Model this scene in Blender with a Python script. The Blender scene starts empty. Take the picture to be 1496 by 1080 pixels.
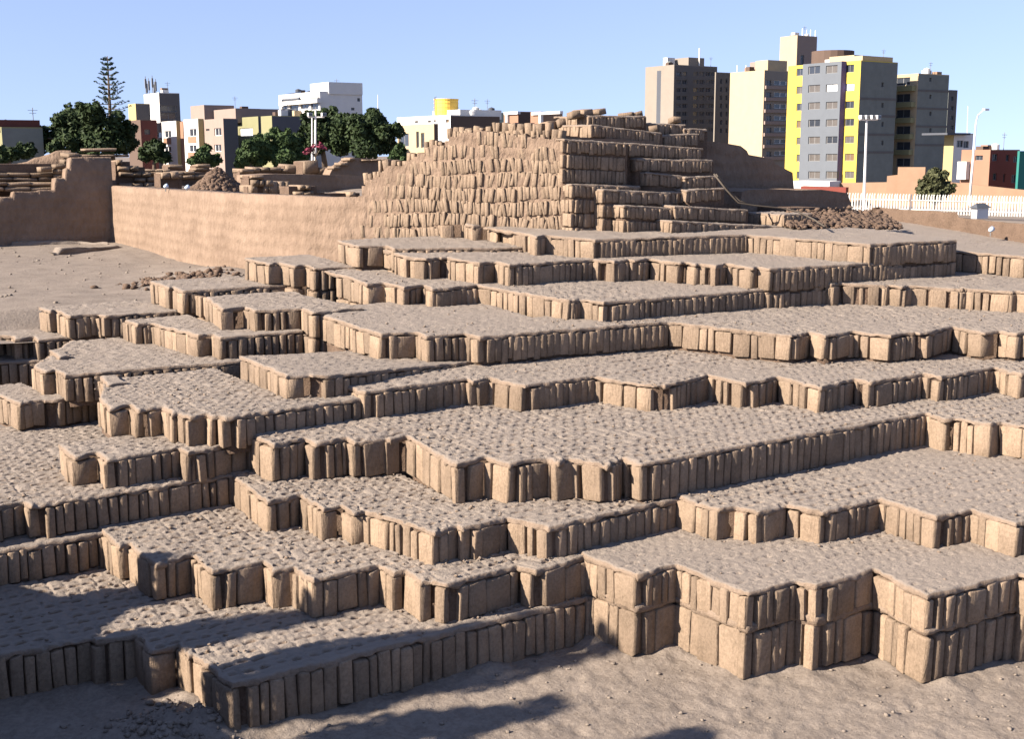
import bpy, math, random
import numpy as np
from mathutils import Matrix, Vector

random.seed(7)
SC = bpy.context.scene
COL = SC.collection
HS = 0.27                      # one adobe course, in metres

# ------------------------------------------------------------------ camera
FPX, PITCH, ROLL, TH, EYE = 1800.0, 0.17325, -0.00244, 0.58969, 12.845
_F = np.array([0, math.cos(PITCH), -math.sin(PITCH)])
_R = np.array([1.0, 0, 0]); _U = np.cross(_R, _F)
_c, _s = math.cos(ROLL), math.sin(ROLL)
_R, _U = _c * _R + _s * _U, -_s * _R + _c * _U
_ux = np.array([math.cos(TH), math.sin(TH), 0]); _vx = np.array([-math.sin(TH), math.cos(TH), 0])
def _toW(a): return np.array([a @ _ux, a @ _vx, a[2]])
CF, CR, CU = _toW(_F), _toW(_R), _toW(_U)          # camera axes; world x runs along the shaded walls, y along the sunlit ones
cam = bpy.data.cameras.new('camera'); camo = bpy.data.objects.new('camera', cam); COL.objects.link(camo)
cam.sensor_fit = 'HORIZONTAL'; cam.sensor_width = 36.0; cam.lens = FPX * 36.0 / 1496.0
cam.clip_start = 0.05; cam.clip_end = 6000
m = Matrix(((CR[0], CU[0], -CF[0], 0), (CR[1], CU[1], -CF[1], 0), (CR[2], CU[2], -CF[2], EYE * HS), (0, 0, 0, 1)))
camo.matrix_world = m
SC.camera = camo
SC.render.resolution_x, SC.render.resolution_y = 1024, 740

# ------------------------------------------------------------------ sky, sun, exposure
SUN_EL, SUN_AZ = math.radians(29), math.radians(-9.0)    # light travels along +x, turned a little towards -y
trav = Vector((math.cos(SUN_EL) * math.cos(SUN_AZ), math.cos(SUN_EL) * math.sin(SUN_AZ), -math.sin(SUN_EL)))
sl = bpy.data.lights.new('sun', 'SUN'); sl.energy = 5.0; sl.angle = math.radians(0.6); sl.color = (1.0, 0.88, 0.75)
so = bpy.data.objects.new('sun', sl); COL.objects.link(so)
so.rotation_euler = trav.to_track_quat('-Z', 'Y').to_euler(); so.location = (-30, 3, 20)
wd = bpy.data.worlds.new('World'); SC.world = wd; wd.use_nodes = True
nt = wd.node_tree; nt.nodes.clear()
sky = nt.nodes.new('ShaderNodeTexSky'); sky.sky_type = 'NISHITA'; sky.sun_disc = False
sky.sun_elevation = SUN_EL
sky.sun_rotation = math.atan2(-trav.x, -trav.y)
sky.altitude = 50; sky.air_density = 1.0; sky.dust_density = 0.1; sky.ozone_density = 2.0
bg = nt.nodes.new('ShaderNodeBackground'); bg.inputs[1].default_value = 0.064
out = nt.nodes.new('ShaderNodeOutputWorld')
tint = nt.nodes.new('ShaderNodeMix'); tint.data_type = 'RGBA'; tint.blend_type = 'MULTIPLY'; tint.inputs[0].default_value = 1.0; tint.inputs[7].default_value = (1.33, 1.10, 1.12, 1)
tc = nt.nodes.new('ShaderNodeTexCoord'); sp_ = nt.nodes.new('ShaderNodeSeparateXYZ'); cb_ = nt.nodes.new('ShaderNodeCombineXYZ')
ab_ = nt.nodes.new('ShaderNodeMath'); ab_.operation = 'ABSOLUTE'; mz = nt.nodes.new('ShaderNodeMath'); mz.operation = 'MULTIPLY_ADD'; mz.inputs[1].default_value = 0.85; mz.inputs[2].default_value = 0.20
nm_ = nt.nodes.new('ShaderNodeVectorMath'); nm_.operation = 'NORMALIZE'
nt.links.new(tc.outputs['Generated'], sp_.inputs[0]); nt.links.new(sp_.outputs[0], cb_.inputs[0]); nt.links.new(sp_.outputs[1], cb_.inputs[1]); nt.links.new(sp_.outputs[2], ab_.inputs[0])
nt.links.new(ab_.outputs[0], mz.inputs[0]); nt.links.new(mz.outputs[0], cb_.inputs[2]); nt.links.new(cb_.outputs[0], nm_.inputs[0]); nt.links.new(nm_.outputs[0], sky.inputs[0])   # hazy air: the pale rim of the sky lies below the horizon
nt.links.new(sky.outputs[0], tint.inputs[6]); nt.links.new(tint.outputs[2], bg.inputs[0]); nt.links.new(bg.outputs[0], out.inputs[0])
SC.view_settings.view_transform = 'Standard'; SC.view_settings.look = 'None'
SC.view_settings.exposure = 1.78; SC.view_settings.gamma = 1.0
SC.view_settings.use_curve_mapping = False

# ------------------------------------------------------------------ projection helpers (course units)
def ray(px): return CF + CR * (px[0] - 748) / FPX - CU * (px[1] - 540) / FPX
ORG = np.array([0, 0, EYE])
def on_z(px, z):
    d = ray(px); return ORG + d * ((z - EYE) / d[2])
def on_x(px, X):
    d = ray(px); return ORG + d * (X / d[0])
def on_y(px, Y):
    d = ray(px); return ORG + d * (Y / d[1])
def on_depth(px, D):           # D metres along the horizontal viewing direction -> metres
    d = ray(px); f = np.array([CF[0], CF[1], 0]); f /= np.linalg.norm(f)
    return np.array([0, 0, EYE * HS]) + d * (D / (d @ f))

# ------------------------------------------------------------------ numpy noise
def _h(ix, iy, s):
    n = (ix.astype(np.int64) * 374761393 + iy.astype(np.int64) * 668265263 + s * 1442695041) & 0xFFFFFFFF
    n = ((n ^ (n >> 13)) * 1274126177) & 0xFFFFFFFF
    return ((n ^ (n >> 16)) & 0xFFFFFF) / float(0x1000000)
def vn(x, y, s=0):
    ix, iy = np.floor(x), np.floor(y); fx, fy = x - ix, y - iy
    fx = fx * fx * (3 - 2 * fx); fy = fy * fy * (3 - 2 * fy)
    a, b, c, d = _h(ix, iy, s), _h(ix + 1, iy, s), _h(ix, iy + 1, s), _h(ix + 1, iy + 1, s)
    return (a + (b - a) * fx) * (1 - fy) + (c + (d - c) * fx) * fy - 0.5
def fbm(x, y, s=0, o=4):
    t = 0; a = 1.0
    for i in range(o):
        t = t + a * vn(x * 2 ** i, y * 2 ** i, s + i * 17); a *= 0.5
    return t

# ------------------------------------------------------------------ object helpers
def link(o, parent=None):
    COL.objects.link(o)
    if parent is not None: o.parent = parent
    return o
def mesh_from(name, v, f, mat=None, smooth=False):
    me = bpy.data.meshes.new(name)
    if isinstance(v, np.ndarray) and isinstance(f, np.ndarray):
        nv, nf, k = len(v), len(f), f.shape[1]
        me.vertices.add(nv); me.vertices.foreach_set('co', v.astype(np.float32).ravel())
        me.loops.add(nf * k); me.loops.foreach_set('vertex_index', f.astype(np.int32).ravel())
        me.polygons.add(nf)
        me.polygons.foreach_set('loop_start', np.arange(0, nf * k, k, dtype=np.int32))
        me.polygons.foreach_set('loop_total', np.full(nf, k, dtype=np.int32))
        me.update(calc_edges=True); me.validate()
    else:
        me.from_pydata([tuple(p) for p in v], [], f); me.update()
    if mat: me.materials.append(mat)
    if smooth: me.polygons.foreach_set('use_smooth', [True] * len(me.polygons))
    return me
def obj(name, me, parent=None, loc=(0, 0, 0), rot=(0, 0, 0), sc=(1, 1, 1)):
    o = bpy.data.objects.new(name, me); o.location = loc; o.rotation_euler = rot; o.scale = sc
    return link(o, parent)
def tag(o, label=None, cat=None, group=None, kind=None):
    if label: o['label'] = label
    if cat: o['category'] = cat
    if group: o['group'] = group
    if kind: o['kind'] = kind
    return o
def thing(name, label, cat, loc=(0, 0, 0), rz=0, group=None):
    o = bpy.data.objects.new(name, None); o.empty_display_size = 0.2
    o.location = loc; o.rotation_euler = (0, 0, rz); link(o)
    return tag(o, label, cat, group)
class MB:                       # collects boxes and prisms into one mesh
    def __init__(s): s.v = []; s.f = []
    def box(s, a, b):
        x0, y0, z0 = a; x1, y1, z1 = b; n = len(s.v)
        s.v += [(x0, y0, z0), (x1, y0, z0), (x1, y1, z0), (x0, y1, z0), (x0, y0, z1), (x1, y0, z1), (x1, y1, z1), (x0, y1, z1)]
        s.f += [(n, n + 3, n + 2, n + 1), (n + 4, n + 5, n + 6, n + 7), (n, n + 1, n + 5, n + 4), (n + 1, n + 2, n + 6, n + 5), (n + 2, n + 3, n + 7, n + 6), (n + 3, n, n + 4, n + 7)]
        return s
    def quad(s, a, b, c, d):
        n = len(s.v); s.v += [a, b, c, d]; s.f.append((n, n + 1, n + 2, n + 3)); return s
    def tube(s, pts, rad, k=6, cap=True):
        pts = [Vector(p) for p in pts]; n0 = len(s.v); R = rad if hasattr(rad, '__len__') else [rad] * len(pts)
        for i, p in enumerate(pts):
            t = (pts[min(i + 1, len(pts) - 1)] - pts[max(i - 1, 0)]).normalized()
            a = t.orthogonal().normalized() if abs(t.z) < 0.9 else Vector((1, 0, 0)).cross(t).normalized()
            if abs(t.z) < 0.9: a = Vector((0, 0, 1)).cross(t).normalized()
            b = t.cross(a)
            for j in range(k):
                q = 2 * math.pi * j / k
                s.v.append(tuple(p + a * (R[i] * math.cos(q)) + b * (R[i] * math.sin(q))))
        for i in range(len(pts) - 1):
            for j in range(k):
                a, b = n0 + i * k + j, n0 + i * k + (j + 1) % k
                s.f.append((a, b, b + k, a + k))
        if cap:
            s.f.append(tuple(n0 + j for j in reversed(range(k)))); e = n0 + (len(pts) - 1) * k
            s.f.append(tuple(e + j for j in range(k)))
        return s
    def build(s, name, mat, parent=None, smooth=False, loc=(0, 0, 0)):
        return obj(name, mesh_from(name, s.v, s.f, mat, smooth), parent, loc)

# ------------------------------------------------------------------ materials
def new_mat(name):
    mt = bpy.data.materials.new(name); mt.use_nodes = True
    n = mt.node_tree.nodes; l = mt.node_tree.links; b = n['Principled BSDF']
    b.inputs['Roughness'].default_value = 0.9
    b.inputs['Specular IOR Level'].default_value = 0.15
    return mt, n, l, b
def ramp(n, pts):
    r = n.new('ShaderNodeValToRGB'); e = r.color_ramp.elements
    e[0].position, e[0].color = pts[0][0], (*pts[0][1], 1)
    e[1].position, e[1].color = pts[-1][0], (*pts[-1][1], 1)
    for p, c in pts[1:-1]:
        q = e.new(p); q.color = (*c, 1)
    return r
def noise(n, l, vec, scale, detail=6, rough=0.6, vscale=None):
    t = n.new('ShaderNodeTexNoise'); t.inputs['Scale'].default_value = scale
    t.inputs['Detail'].default_value = detail; t.inputs['Roughness'].default_value = rough
    if vscale:
        mp = n.new('ShaderNodeMapping'); mp.inputs['Scale'].default_value = vscale
        l.new(vec, mp.inputs[0]); l.new(mp.outputs[0], t.inputs['Vector'])
    else: l.new(vec, t.inputs['Vector'])
    return t
def mixc(n, l, fac, a, b, mode='MIX'):
    x = n.new('ShaderNodeMix'); x.data_type = 'RGBA'; x.blend_type = mode
    for s, val in ((0, fac), (6, a), (7, b)):
        if isinstance(val, (int, float)): x.inputs[s].default_value = val
        elif isinstance(val, tuple): x.inputs[s].default_value = (*val, 1)
        else: l.new(val, x.inputs[s])
    return x.outputs[2]
def adobe(name, c1, c2, dust=None, streak=True, bump=0.5, rnd=True, scale=1.0):
    """dry mud: two tones in patches, pale dust lying on what faces up, fine relief"""
    mt, n, l, b = new_mat(name)
    geo = n.new('ShaderNodeNewGeometry'); pos = geo.outputs['Position']
    n1 = noise(n, l, pos, 5 * scale, 5, 0.65); n2 = noise(n, l, pos, 46 * scale, 5, 0.7)
    n3 = noise(n, l, pos, 30 * scale, 4, 0.65, (1.6, 1.6, 0.28)) if streak else n2
    f = n.new('ShaderNodeMath'); f.operation = 'MULTIPLY_ADD'; l.new(n1.outputs[0], f.inputs[0]); f.inputs[1].default_value = 0.75
    l.new(n2.outputs[0], f.inputs[2])
    r = ramp(n, [(0.58, c1), (1.15, c2)]); l.new(f.outputs[0], r.inputs[0]); c = r.outputs[0]
    if rnd:
        oi = n.new('ShaderNodeObjectInfo')
        rr = ramp(n, [(0.0, (0.74, 0.73, 0.72)), (0.5, (1.0, 0.985, 0.96)), (1.0, (1.2, 1.17, 1.12))]); l.new(oi.outputs['Random'], rr.inputs[0])
        c = mixc(n, l, 1.0, c, rr.outputs[0], 'MULTIPLY')
    if dust:
        sx = n.new('ShaderNodeSeparateXYZ'); l.new(geo.outputs['Normal'], sx.inputs[0])
        dr = n.new('ShaderNodeMapRange'); dr.inputs[1].default_value = 0.6; dr.inputs[2].default_value = 0.97
        l.new(sx.outputs[2], dr.inputs[0])
        dn = mixc(n, l, n1.outputs[0], tuple(x * 0.86 for x in dust), tuple(x * 1.12 for x in dust))
        c = mixc(n, l, dr.outputs[0], c, dn)
    l.new(c, b.inputs['Base Color'])
    bp = n.new('ShaderNodeBump'); bp.inputs['Strength'].default_value = bump; bp.inputs['Distance'].default_value = 0.02
    l.new(n3.outputs[0], bp.inputs['Height'])
    bp2 = n.new('ShaderNodeBump'); bp2.inputs['Strength'].default_value = bump * 0.8; bp2.inputs['Distance'].default_value = 0.010
    l.new(n2.outputs[0], bp2.inputs['Height']); l.new(bp.outputs[0], bp2.inputs['Normal'])
    l.new(bp2.outputs[0], b.inputs['Normal'])
    return mt
M_BRICK = adobe('adobe_brick', (0.120, 0.090, 0.065), (0.215, 0.163, 0.120), bump=0.6)
M_CAP = adobe('dusty_mud', (0.120, 0.089, 0.065), (0.200, 0.151, 0.113), dust=(0.210, 0.178, 0.149), streak=False, bump=0.5, rnd=False)
M_MORTAR = adobe('mud_mortar', (0.071, 0.048, 0.034), (0.137, 0.095, 0.069), streak=False, bump=0.7, rnd=False)
M_SAND = adobe('trodden_sand', (0.118, 0.096, 0.078), (0.200, 0.168, 0.139), streak=False, bump=0.45, rnd=False, scale=0.6)
def plain(name, c, rough=0.8, spec=0.2, var=0.12, scale=3.0, metal=0.0, bump=0.0):
    mt, n, l, b = new_mat(name)
    b.inputs['Roughness'].default_value = rough; b.inputs['Specular IOR Level'].default_value = spec; b.inputs['Metallic'].default_value = metal
    geo = n.new('ShaderNodeNewGeometry'); t = noise(n, l, geo.outputs['Position'], scale, 5, 0.65)
    t2 = noise(n, l, geo.outputs['Position'], scale * 0.5, 4, 0.6, (1, 1, 0.12))
    c1 = mixc(n, l, t.outputs[0], tuple(x * (1 - var) for x in c), tuple(min(1, x * (1 + var)) for x in c))
    c2 = mixc(n, l, t2.outputs[0], tuple([1 - var * 0.7] * 3), tuple([1 + var * 0.5] * 3))
    l.new(mixc(n, l, 1.0, c1, c2, 'MULTIPLY'), b.inputs['Base Color'])
    if bump:
        bp = n.new('ShaderNodeBump'); bp.inputs['Strength'].default_value = bump; l.new(t.outputs[0], bp.inputs['Height']); l.new(bp.outputs[0], b.inputs['Normal'])
    return mt

# ------------------------------------------------------------------ adobe terraces
# every terrace is a staircase in plan: runs that face the sun ('L', constant x) alternate with shaded runs ('S', constant y)
def brick_mesh(seed, bv=0.06):
    r = random.Random(seed); V = []; idx = {}
    F = []
    def vid(k):
        return idx[k]
    # 24 vertices of a bevelled unit box: for each corner, three verts
    for sx in (-1, 1):
        for sy in (-1, 1):
            for sz in (-1, 1):
                j = [r.uniform(-0.035, 0.035) for _ in range(3)]
                bx, by, bz = (bv * r.uniform(0.6, 1.7) for _ in range(3)); bx *= 0.95; bz *= 0.5; by *= 0.6
                for a in range(3):
                    p = [0.5 * sx - sx * (bx if a != 0 else 0) + j[0], 0.5 * sy - sy * (by if a != 1 else 0) + j[1], 0.5 * sz - sz * (bz if a != 2 else 0) + j[2]]
                    idx[(sx, sy, sz, a)] = len(V); V.append(p)
    g = lambda sx, sy, sz, a: idx[(sx, sy, sz, a)]
    for s in (-1, 1):
        q = [g(s, -1, -1, 0), g(s, 1, -1, 0), g(s, 1, 1, 0), g(s, -1, 1, 0)]; F.append(q if s > 0 else q[::-1])
        q = [g(-1, s, -1, 1), g(-1, s, 1, 1), g(1, s, 1, 1), g(1, s, -1, 1)]; F.append(q if s > 0 else q[::-1])
        q = [g(-1, -1, s, 2), g(1, -1, s, 2), g(1, 1, s, 2), g(-1, 1, s, 2)]; F.append(q if s > 0 else q[::-1])
    for a in (-1, 1):
        for b_ in (-1, 1):
            q = [g(a, b_, -1, 0), g(a, b_, 1, 0), g(a, b_, 1, 1), g(a, b_, -1, 1)]; F.append(q if a * b_ < 0 else q[::-1])
            q = [g(a, -1, b_, 0), g(a, 1, b_, 0), g(a, 1, b_, 2), g(a, -1, b_, 2)]; F.append(q if a * b_ > 0 else q[::-1])
            q = [g(-1, a, b_, 1), g(1, a, b_, 1), g(1, a, b_, 2), g(-1, a, b_, 2)]; F.append(q if a * b_ < 0 else q[::-1])
            for c_ in (-1, 1):
                t = [g(a, b_, c_, 0), g(a, b_, c_, 1), g(a, b_, c_, 2)]; F.append(t if a * b_ * c_ > 0 else t[::-1])
    me = mesh_from('brick', V, F, M_BRICK, True)
    return me
BRICKS = [brick_mesh(100 + i) for i in range(14)]; BRICKS2 = [brick_mesh(300 + i, 0.035) for i in range(8)]

def zplane(base, a=0.0, U0=0.0, b=0.045, V0=33.0):
    def z(U, V): return base + a * (U - U0) + b * np.maximum(0, V - V0)
    return z
def solve(px, zf):
    z = float(zf(0, 0))
    for _ in range(80):
        p = on_z(px, z); z = 0.5 * z + 0.5 * float(zf(p[0], p[1]))
    return p[0], p[1]

class Chain: pass
def make_chain(zf, first, pts, ext0=0.9, ext1=0.9, uv=None, fix=None):
    c = Chain(); c.zf = zf
    act = uv if uv is not None else [solve(p, zf) for p in pts]
    for i, v_ in (fix or {}).items(): act[i] = (act[i][0], v_)     # walls that stand flush on the course below
    n = len(act); types = []
    t = first
    for i in range(n - 1): types.append(t); t = 'L' if t == 'S' else 'S'
    val = [0.5 * (act[i][0] + act[i + 1][0]) if types[i] == 'L' else 0.5 * (act[i][1] + act[i + 1][1]) for i in range(n - 1)]
    lu = None; lv = None
    for i in range(n - 1):
        if types[i] == 'L':
            if lu is not None and val[i] < lu + 0.1: val[i] = lu + 0.1
            lu = val[i]
        else:
            if lv is not None and val[i] > lv - 0.1: val[i] = lv - 0.1
            lv = val[i]
    sn = []
    for i in range(n):
        if 0 < i < n - 1:
            sn.append((val[i], val[i - 1]) if types[i] == 'L' else (val[i - 1], val[i]))
        elif i == 0: sn.append((val[0], act[0][1]) if types[0] == 'L' else (act[0][0], val[0]))
        else: sn.append((val[-1], act[-1][1]) if types[-1] == 'L' else (act[-1][0], val[-1]))
    c.res_p = np.array(sn); c.res_d = np.array([(a[0] - s[0], a[1] - s[1]) for a, s in zip(act, sn)])
    # the ends run on into the masses that hide them
    s0, s1 = list(sn[0]), list(sn[-1])
    if types[0] == 'L': s0[1] = max(s0[1], sn[1][1] + 0.1) + ext0
    else: s0[0] -= ext0
    if types[-1] == 'L': s1[1] -= ext1
    else: s1[0] += ext1
    sn[0], sn[-1] = tuple(s0), tuple(s1)
    c.sn = sn; c.types = types; c.n0 = sn
    c.U0, c.U1 = min(p[0] for p in sn), max(p[0] for p in sn)
    return c
def chain_front(c, U):          # y of the front at a given x (None where the chain is not)
    if U < c.U0 or U > c.U1: return None
    best = None
    for i, t in enumerate(c.types):
        if t == 'S':
            a, b = c.sn[i], c.sn[i + 1]
            if a[0] <= U <= b[0]: best = a[1]
    return best
def warp(c, U, V, jit=0.028):
    U = np.asarray(U, float); V = np.asarray(V, float); sh = U.shape; u, v = U.ravel(), V.ravel()
    if not hasattr(c, 'dp'):        # residuals run straight from corner to corner
        P, D = [], []
        for i in range(len(c.res_p) - 1):
            L = np.abs(c.res_p[i + 1] - c.res_p[i]).sum(); k = max(1, int(L / 0.4))
            for q in range(k): t = q / k; P.append(c.res_p[i] * (1 - t) + c.res_p[i + 1] * t); D.append(c.res_d[i] * (1 - t) + c.res_d[i + 1] * t)
        P.append(c.res_p[-1]); D.append(c.res_d[-1]); c.dp, c.dd = np.array(P), np.array(D)
    r = np.empty((len(u), 2))
    for s0 in range(0, len(u), 20000):
        e = s0 + 20000; d2 = (u[s0:e, None] - c.dp[None, :, 0]) ** 2 + (v[s0:e, None] - c.dp[None, :, 1]) ** 2
        w = 1.0 / (d2 + 0.05) ** 2; w /= w.sum(1, keepdims=True); r[s0:e] = w @ c.dd
    nx = fbm(u * 0.8, v * 0.8, 3, 2) * jit * 1.6 + fbm(u * 3.1, v * 3.1, 5, 2) * jit * 0.5
    ny = fbm(u * 0.8 + 31, v * 0.8, 9, 2) * jit * 1.6 + fbm(u * 3.1, v * 3.1 + 17, 11, 2) * jit * 0.5
    return (u + r[:, 0] + nx).reshape(sh), (v + r[:, 1] + ny).reshape(sh)

def relief(U, V, seed, soft=0.0):
    """tops of rows of bricks under trodden dust: faint ribs and rows of small slots between the bricks"""
    pu, pv = 0.40, 0.54
    low = fbm(U * 0.22, V * 0.22, seed + 1, 2)
    Vs = V + 0.12 * vn(U * 0.35, V * 0.3, seed + 41); cv = np.floor(Vs / pv)
    Us = U + 0.5 * pu * _h(cv, cv * 0, seed + 42) + 0.08 * vn(U * 0.7, V * 0.9, seed + 40)
    cu = np.floor(Us / pu); fu, fv = Us / pu - cu, Vs / pv - cv
    hgt = (_h(cu, cv, seed) - 0.5) * 0.016
    rib = -0.038 * np.exp(-((np.minimum(fu, 1 - fu)) / 0.12) ** 2) * (0.3 + 0.7 * _h(np.round(Us / pu), cv, seed + 7))
    gro = -0.028 * np.exp(-((np.minimum(fv, 1 - fv)) / 0.10) ** 2)
    pit = np.zeros_like(U)
    for du in (-1, 0, 1):
        for dv in (-1, 0, 1):
            a, b = cu + du, cv + dv
            x0 = (a + 0.5 + (_h(a, b, seed + 11) - 0.5) * 0.22) * pu; y0 = (b + 0.5 + (_h(a, b, seed + 12) - 0.5) * 0.14) * pv
            k = _h(a, b, seed + 13); sx = 0.095 + 0.055 * _h(a, b, seed + 14); sy = 0.05 + 0.03 * _h(a, b, seed + 15)
            pit -= np.where(k > 0.07, (0.07 + 0.10 * k), 0) * np.exp(-(((Us - x0) / sx) ** 2 + ((Vs - y0) / sy) ** 2) ** 1.5)
    amt = np.clip(1.15 + 1.1 * low - 1.2 * soft, 0.28, 1.5)
    return amt * (hgt + rib + gro + pit) + 0.035 * fbm(U * 0.6, V * 0.6, seed + 3, 3) + 0.022 * fbm(U * 6, V * 6, seed + 5, 3)

def axis(breaks, res):
    b = sorted(set(round(x, 4) for x in breaks)); o = [b[0]]
    for x, y in zip(b[:-1], b[1:]):
        if y - x < 1e-3: continue
        k = max(1, int(math.ceil((y - x) / res)))
        o += [x + (y - x) * (i + 1) / k for i in range(k)]
    return np.array(o)

CH = {}
def terrace_cap(root, c, nxt, vback, res, seed, lip=0.10, soft=0.0, thick=0.175, margin=1.1, mat=None, cut=0.0):
    ub = [p[0] for p in c.sn]; vb = [p[1] for p in c.sn]
    for k in nxt: ub += [p[0] for p in CH[k].sn if c.U0 < p[0] < c.U1]
    # fine spacing along the rim, so the lip is round
    for i, t in enumerate(c.types):
        if t == 'L': ub += [c.sn[i][0] + q for q in (0.04, 0.1, 0.18)]
        else: vb += [c.sn[i][1] + q for q in (0.04, 0.1, 0.18)]
    ub = [x for x in ub if c.U0 <= x <= c.U1]
    us = axis(ub, res); mid = 0.5 * (us[1:] + us[:-1]); lo = []; hi = []
    for U in mid:
        f = chain_front(c, U); t = vback
        for k in nxt:
            g = chain_front(CH[k], U)
            if g is not None: t = min(t, g + margin)
        lo.append(f if f is not None else 1e9); hi.append(t)
    lo, hi = np.array(lo), np.array(hi)
    vs = axis(vb + [min(vb), max([h for h, l_ in zip(hi, lo) if l_ < 1e8] + [max(vb)])], res)
    vm = 0.5 * (vs[1:] + vs[:-1])
    ins = (vm[None, :] > lo[:, None]) & (vm[None, :] < hi[:, None])       # [u, v]
    if cut:
        um = 0.5 * (us[1:] + us[:-1]); ins &= (um[:, None] > c.U0 + cut * np.maximum(0, vm[None, :] - (c.sn[0][1] - 0.3)))
    if not ins.any(): return
    nu, nv = len(us), len(vs)
    GU, GV = np.meshgrid(us, vs, indexing='ij')
    used = np.zeros((nu, nv), bool)
    used[:-1, :-1] |= ins; used[1:, :-1] |= ins; used[:-1, 1:] |= ins; used[1:, 1:] |= ins
    idx = -np.ones((nu, nv), int); idx[used] = np.arange(used.sum())
    U, V = GU[used], GV[used]
    d = np.full(U.shape, 9.0)
    for (a, b) in zip(c.sn[:-1], c.sn[1:]):
        x0, x1 = sorted((a[0], b[0])); y0, y1 = sorted((a[1], b[1]))
        dx = np.maximum(np.maximum(x0 - U, U - x1), 0); dy = np.maximum(np.maximum(y0 - V, V - y1), 0)
        d = np.minimum(d, np.hypot(dx, dy))
    lipr = lip * (1 + 0.5 * fbm(U * 1.3, V * 1.3, seed + 60, 2))
    q = np.clip(1 - d / lipr, 0, 1)
    drop = lipr * (1 - np.sqrt(np.maximum(0, 1 - q * q))) * 0.85
    rel = relief(U, V, seed, soft) * np.clip(d / 0.22, 0.25, 1)
    X, Y = warp(c, U, V)
    rim = np.clip(1 - d / 0.2, 0, 1); X = X + rim * 0.10 * fbm(U * 2.7, V * 2.7, seed + 21, 3); Y = Y + rim * 0.10 * fbm(U * 2.7, V * 2.7, seed + 23, 3)
    Z = c.zf(X, Y) - drop + rel + rim * 0.10 * np.minimum(0.1, fbm(U * 2.2, V * 2.2, seed + 27, 3))
    verts = [np.stack([X, Y, Z], 1)]
    I = np.argwhere(ins); i, j = I[:, 0], I[:, 1]
    faces = [np.stack([idx[i, j], idx[i + 1, j], idx[i + 1, j + 1], idx[i, j + 1]], 1)]
    # skirt below the rim
    n0 = used.sum(); pad = np.zeros((nu + 1, nv + 1), bool); pad[1:-1, 1:-1] = ins
    E = []
    for (i, j) in I:
        if not pad[i, j + 1]: E.append((idx[i, j + 1], idx[i, j], -1, 0))
        if not pad[i + 1, j]: E.append((idx[i, j], idx[i + 1, j], 0, -1))
    if E:
        E = np.array(E); ring = np.unique(E[:, :2]); mp = -np.ones(n0, int)
        rv = verts[0][ring]; lows = []
        z0 = c.zf(rv[:, 0], rv[:, 1])
        ins_ = 0.045 + 0.03 * fbm(rv[:, 0] * 2, rv[:, 1] * 2, seed + 77, 2)
        l1 = rv.copy(); l1[:, 2] = np.minimum(rv[:, 2] - 0.02, z0 - thick * (0.85 + 0.9 * fbm(rv[:, 0] * 2.6, rv[:, 1] * 2.6, seed + 70, 3)))
        l2 = l1.copy(); l2[:, 0] += ins_ + 0.09; l2[:, 1] += ins_ + 0.09; l2[:, 2] -= 0.03
        mp[ring] = np.arange(len(ring)); k = len(ring)
        verts += [l1, l2]
        a, b = mp[E[:, 0]], mp[E[:, 1]]
        faces.append(np.stack([E[:, 1], E[:, 0], n0 + a, n0 + b], 1)); faces.append(np.stack([n0 + b, n0 + a, n0 + k + a, n0 + k + b], 1))
    vv = np.concatenate(verts) * HS; ff = np.concatenate(faces)
    me = mesh_from('mud_cap', vv, ff, mat or M_CAP, True)
    return obj('mud_cap', me, root)

def wall_core(root, c, depth, inset=0.12, ztop=0.1, mat=None, close=None):
    P = []
    for (a, b) in zip(c.sn[:-1], c.sn[1:]):
        L = abs(a[0] - b[0]) + abs(a[1] - b[1]); k = max(1, int(L / 0.5))
        for i in range(k): P.append((a[0] + (b[0] - a[0]) * i / k + inset, a[1] + (b[1] - a[1]) * i / k + inset))
    P.append((c.sn[-1][0] + inset, c.sn[-1][1] + inset)); P = np.array(P)
    X, Y = warp(c, P[:, 0], P[:, 1], 0.05); Z = c.zf(X, Y); rows = []
    zs = [-ztop] + list(np.arange(-0.4, -depth, -0.3)) + [-depth]
    for z in zs: rows.append(np.stack([X + 0.04 * fbm(X * 2, Y * 2 + z * 5, 4, 2), Y + 0.04 * fbm(X * 2 + 9, Y * 2 + z * 5, 6, 2), Z + z], 1))
    n = len(P); v = np.concatenate(rows) * HS
    f = [(r * n + i, r * n + i + 1, (r + 1) * n + i + 1, (r + 1) * n + i) for r in range(len(zs) - 1) for i in range(n - 1)]
    return obj('mortar_core', mesh_from('mortar_core', v, np.array(f)[:, ::-1].copy(), mat or M_MORTAR, True), root)

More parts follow.
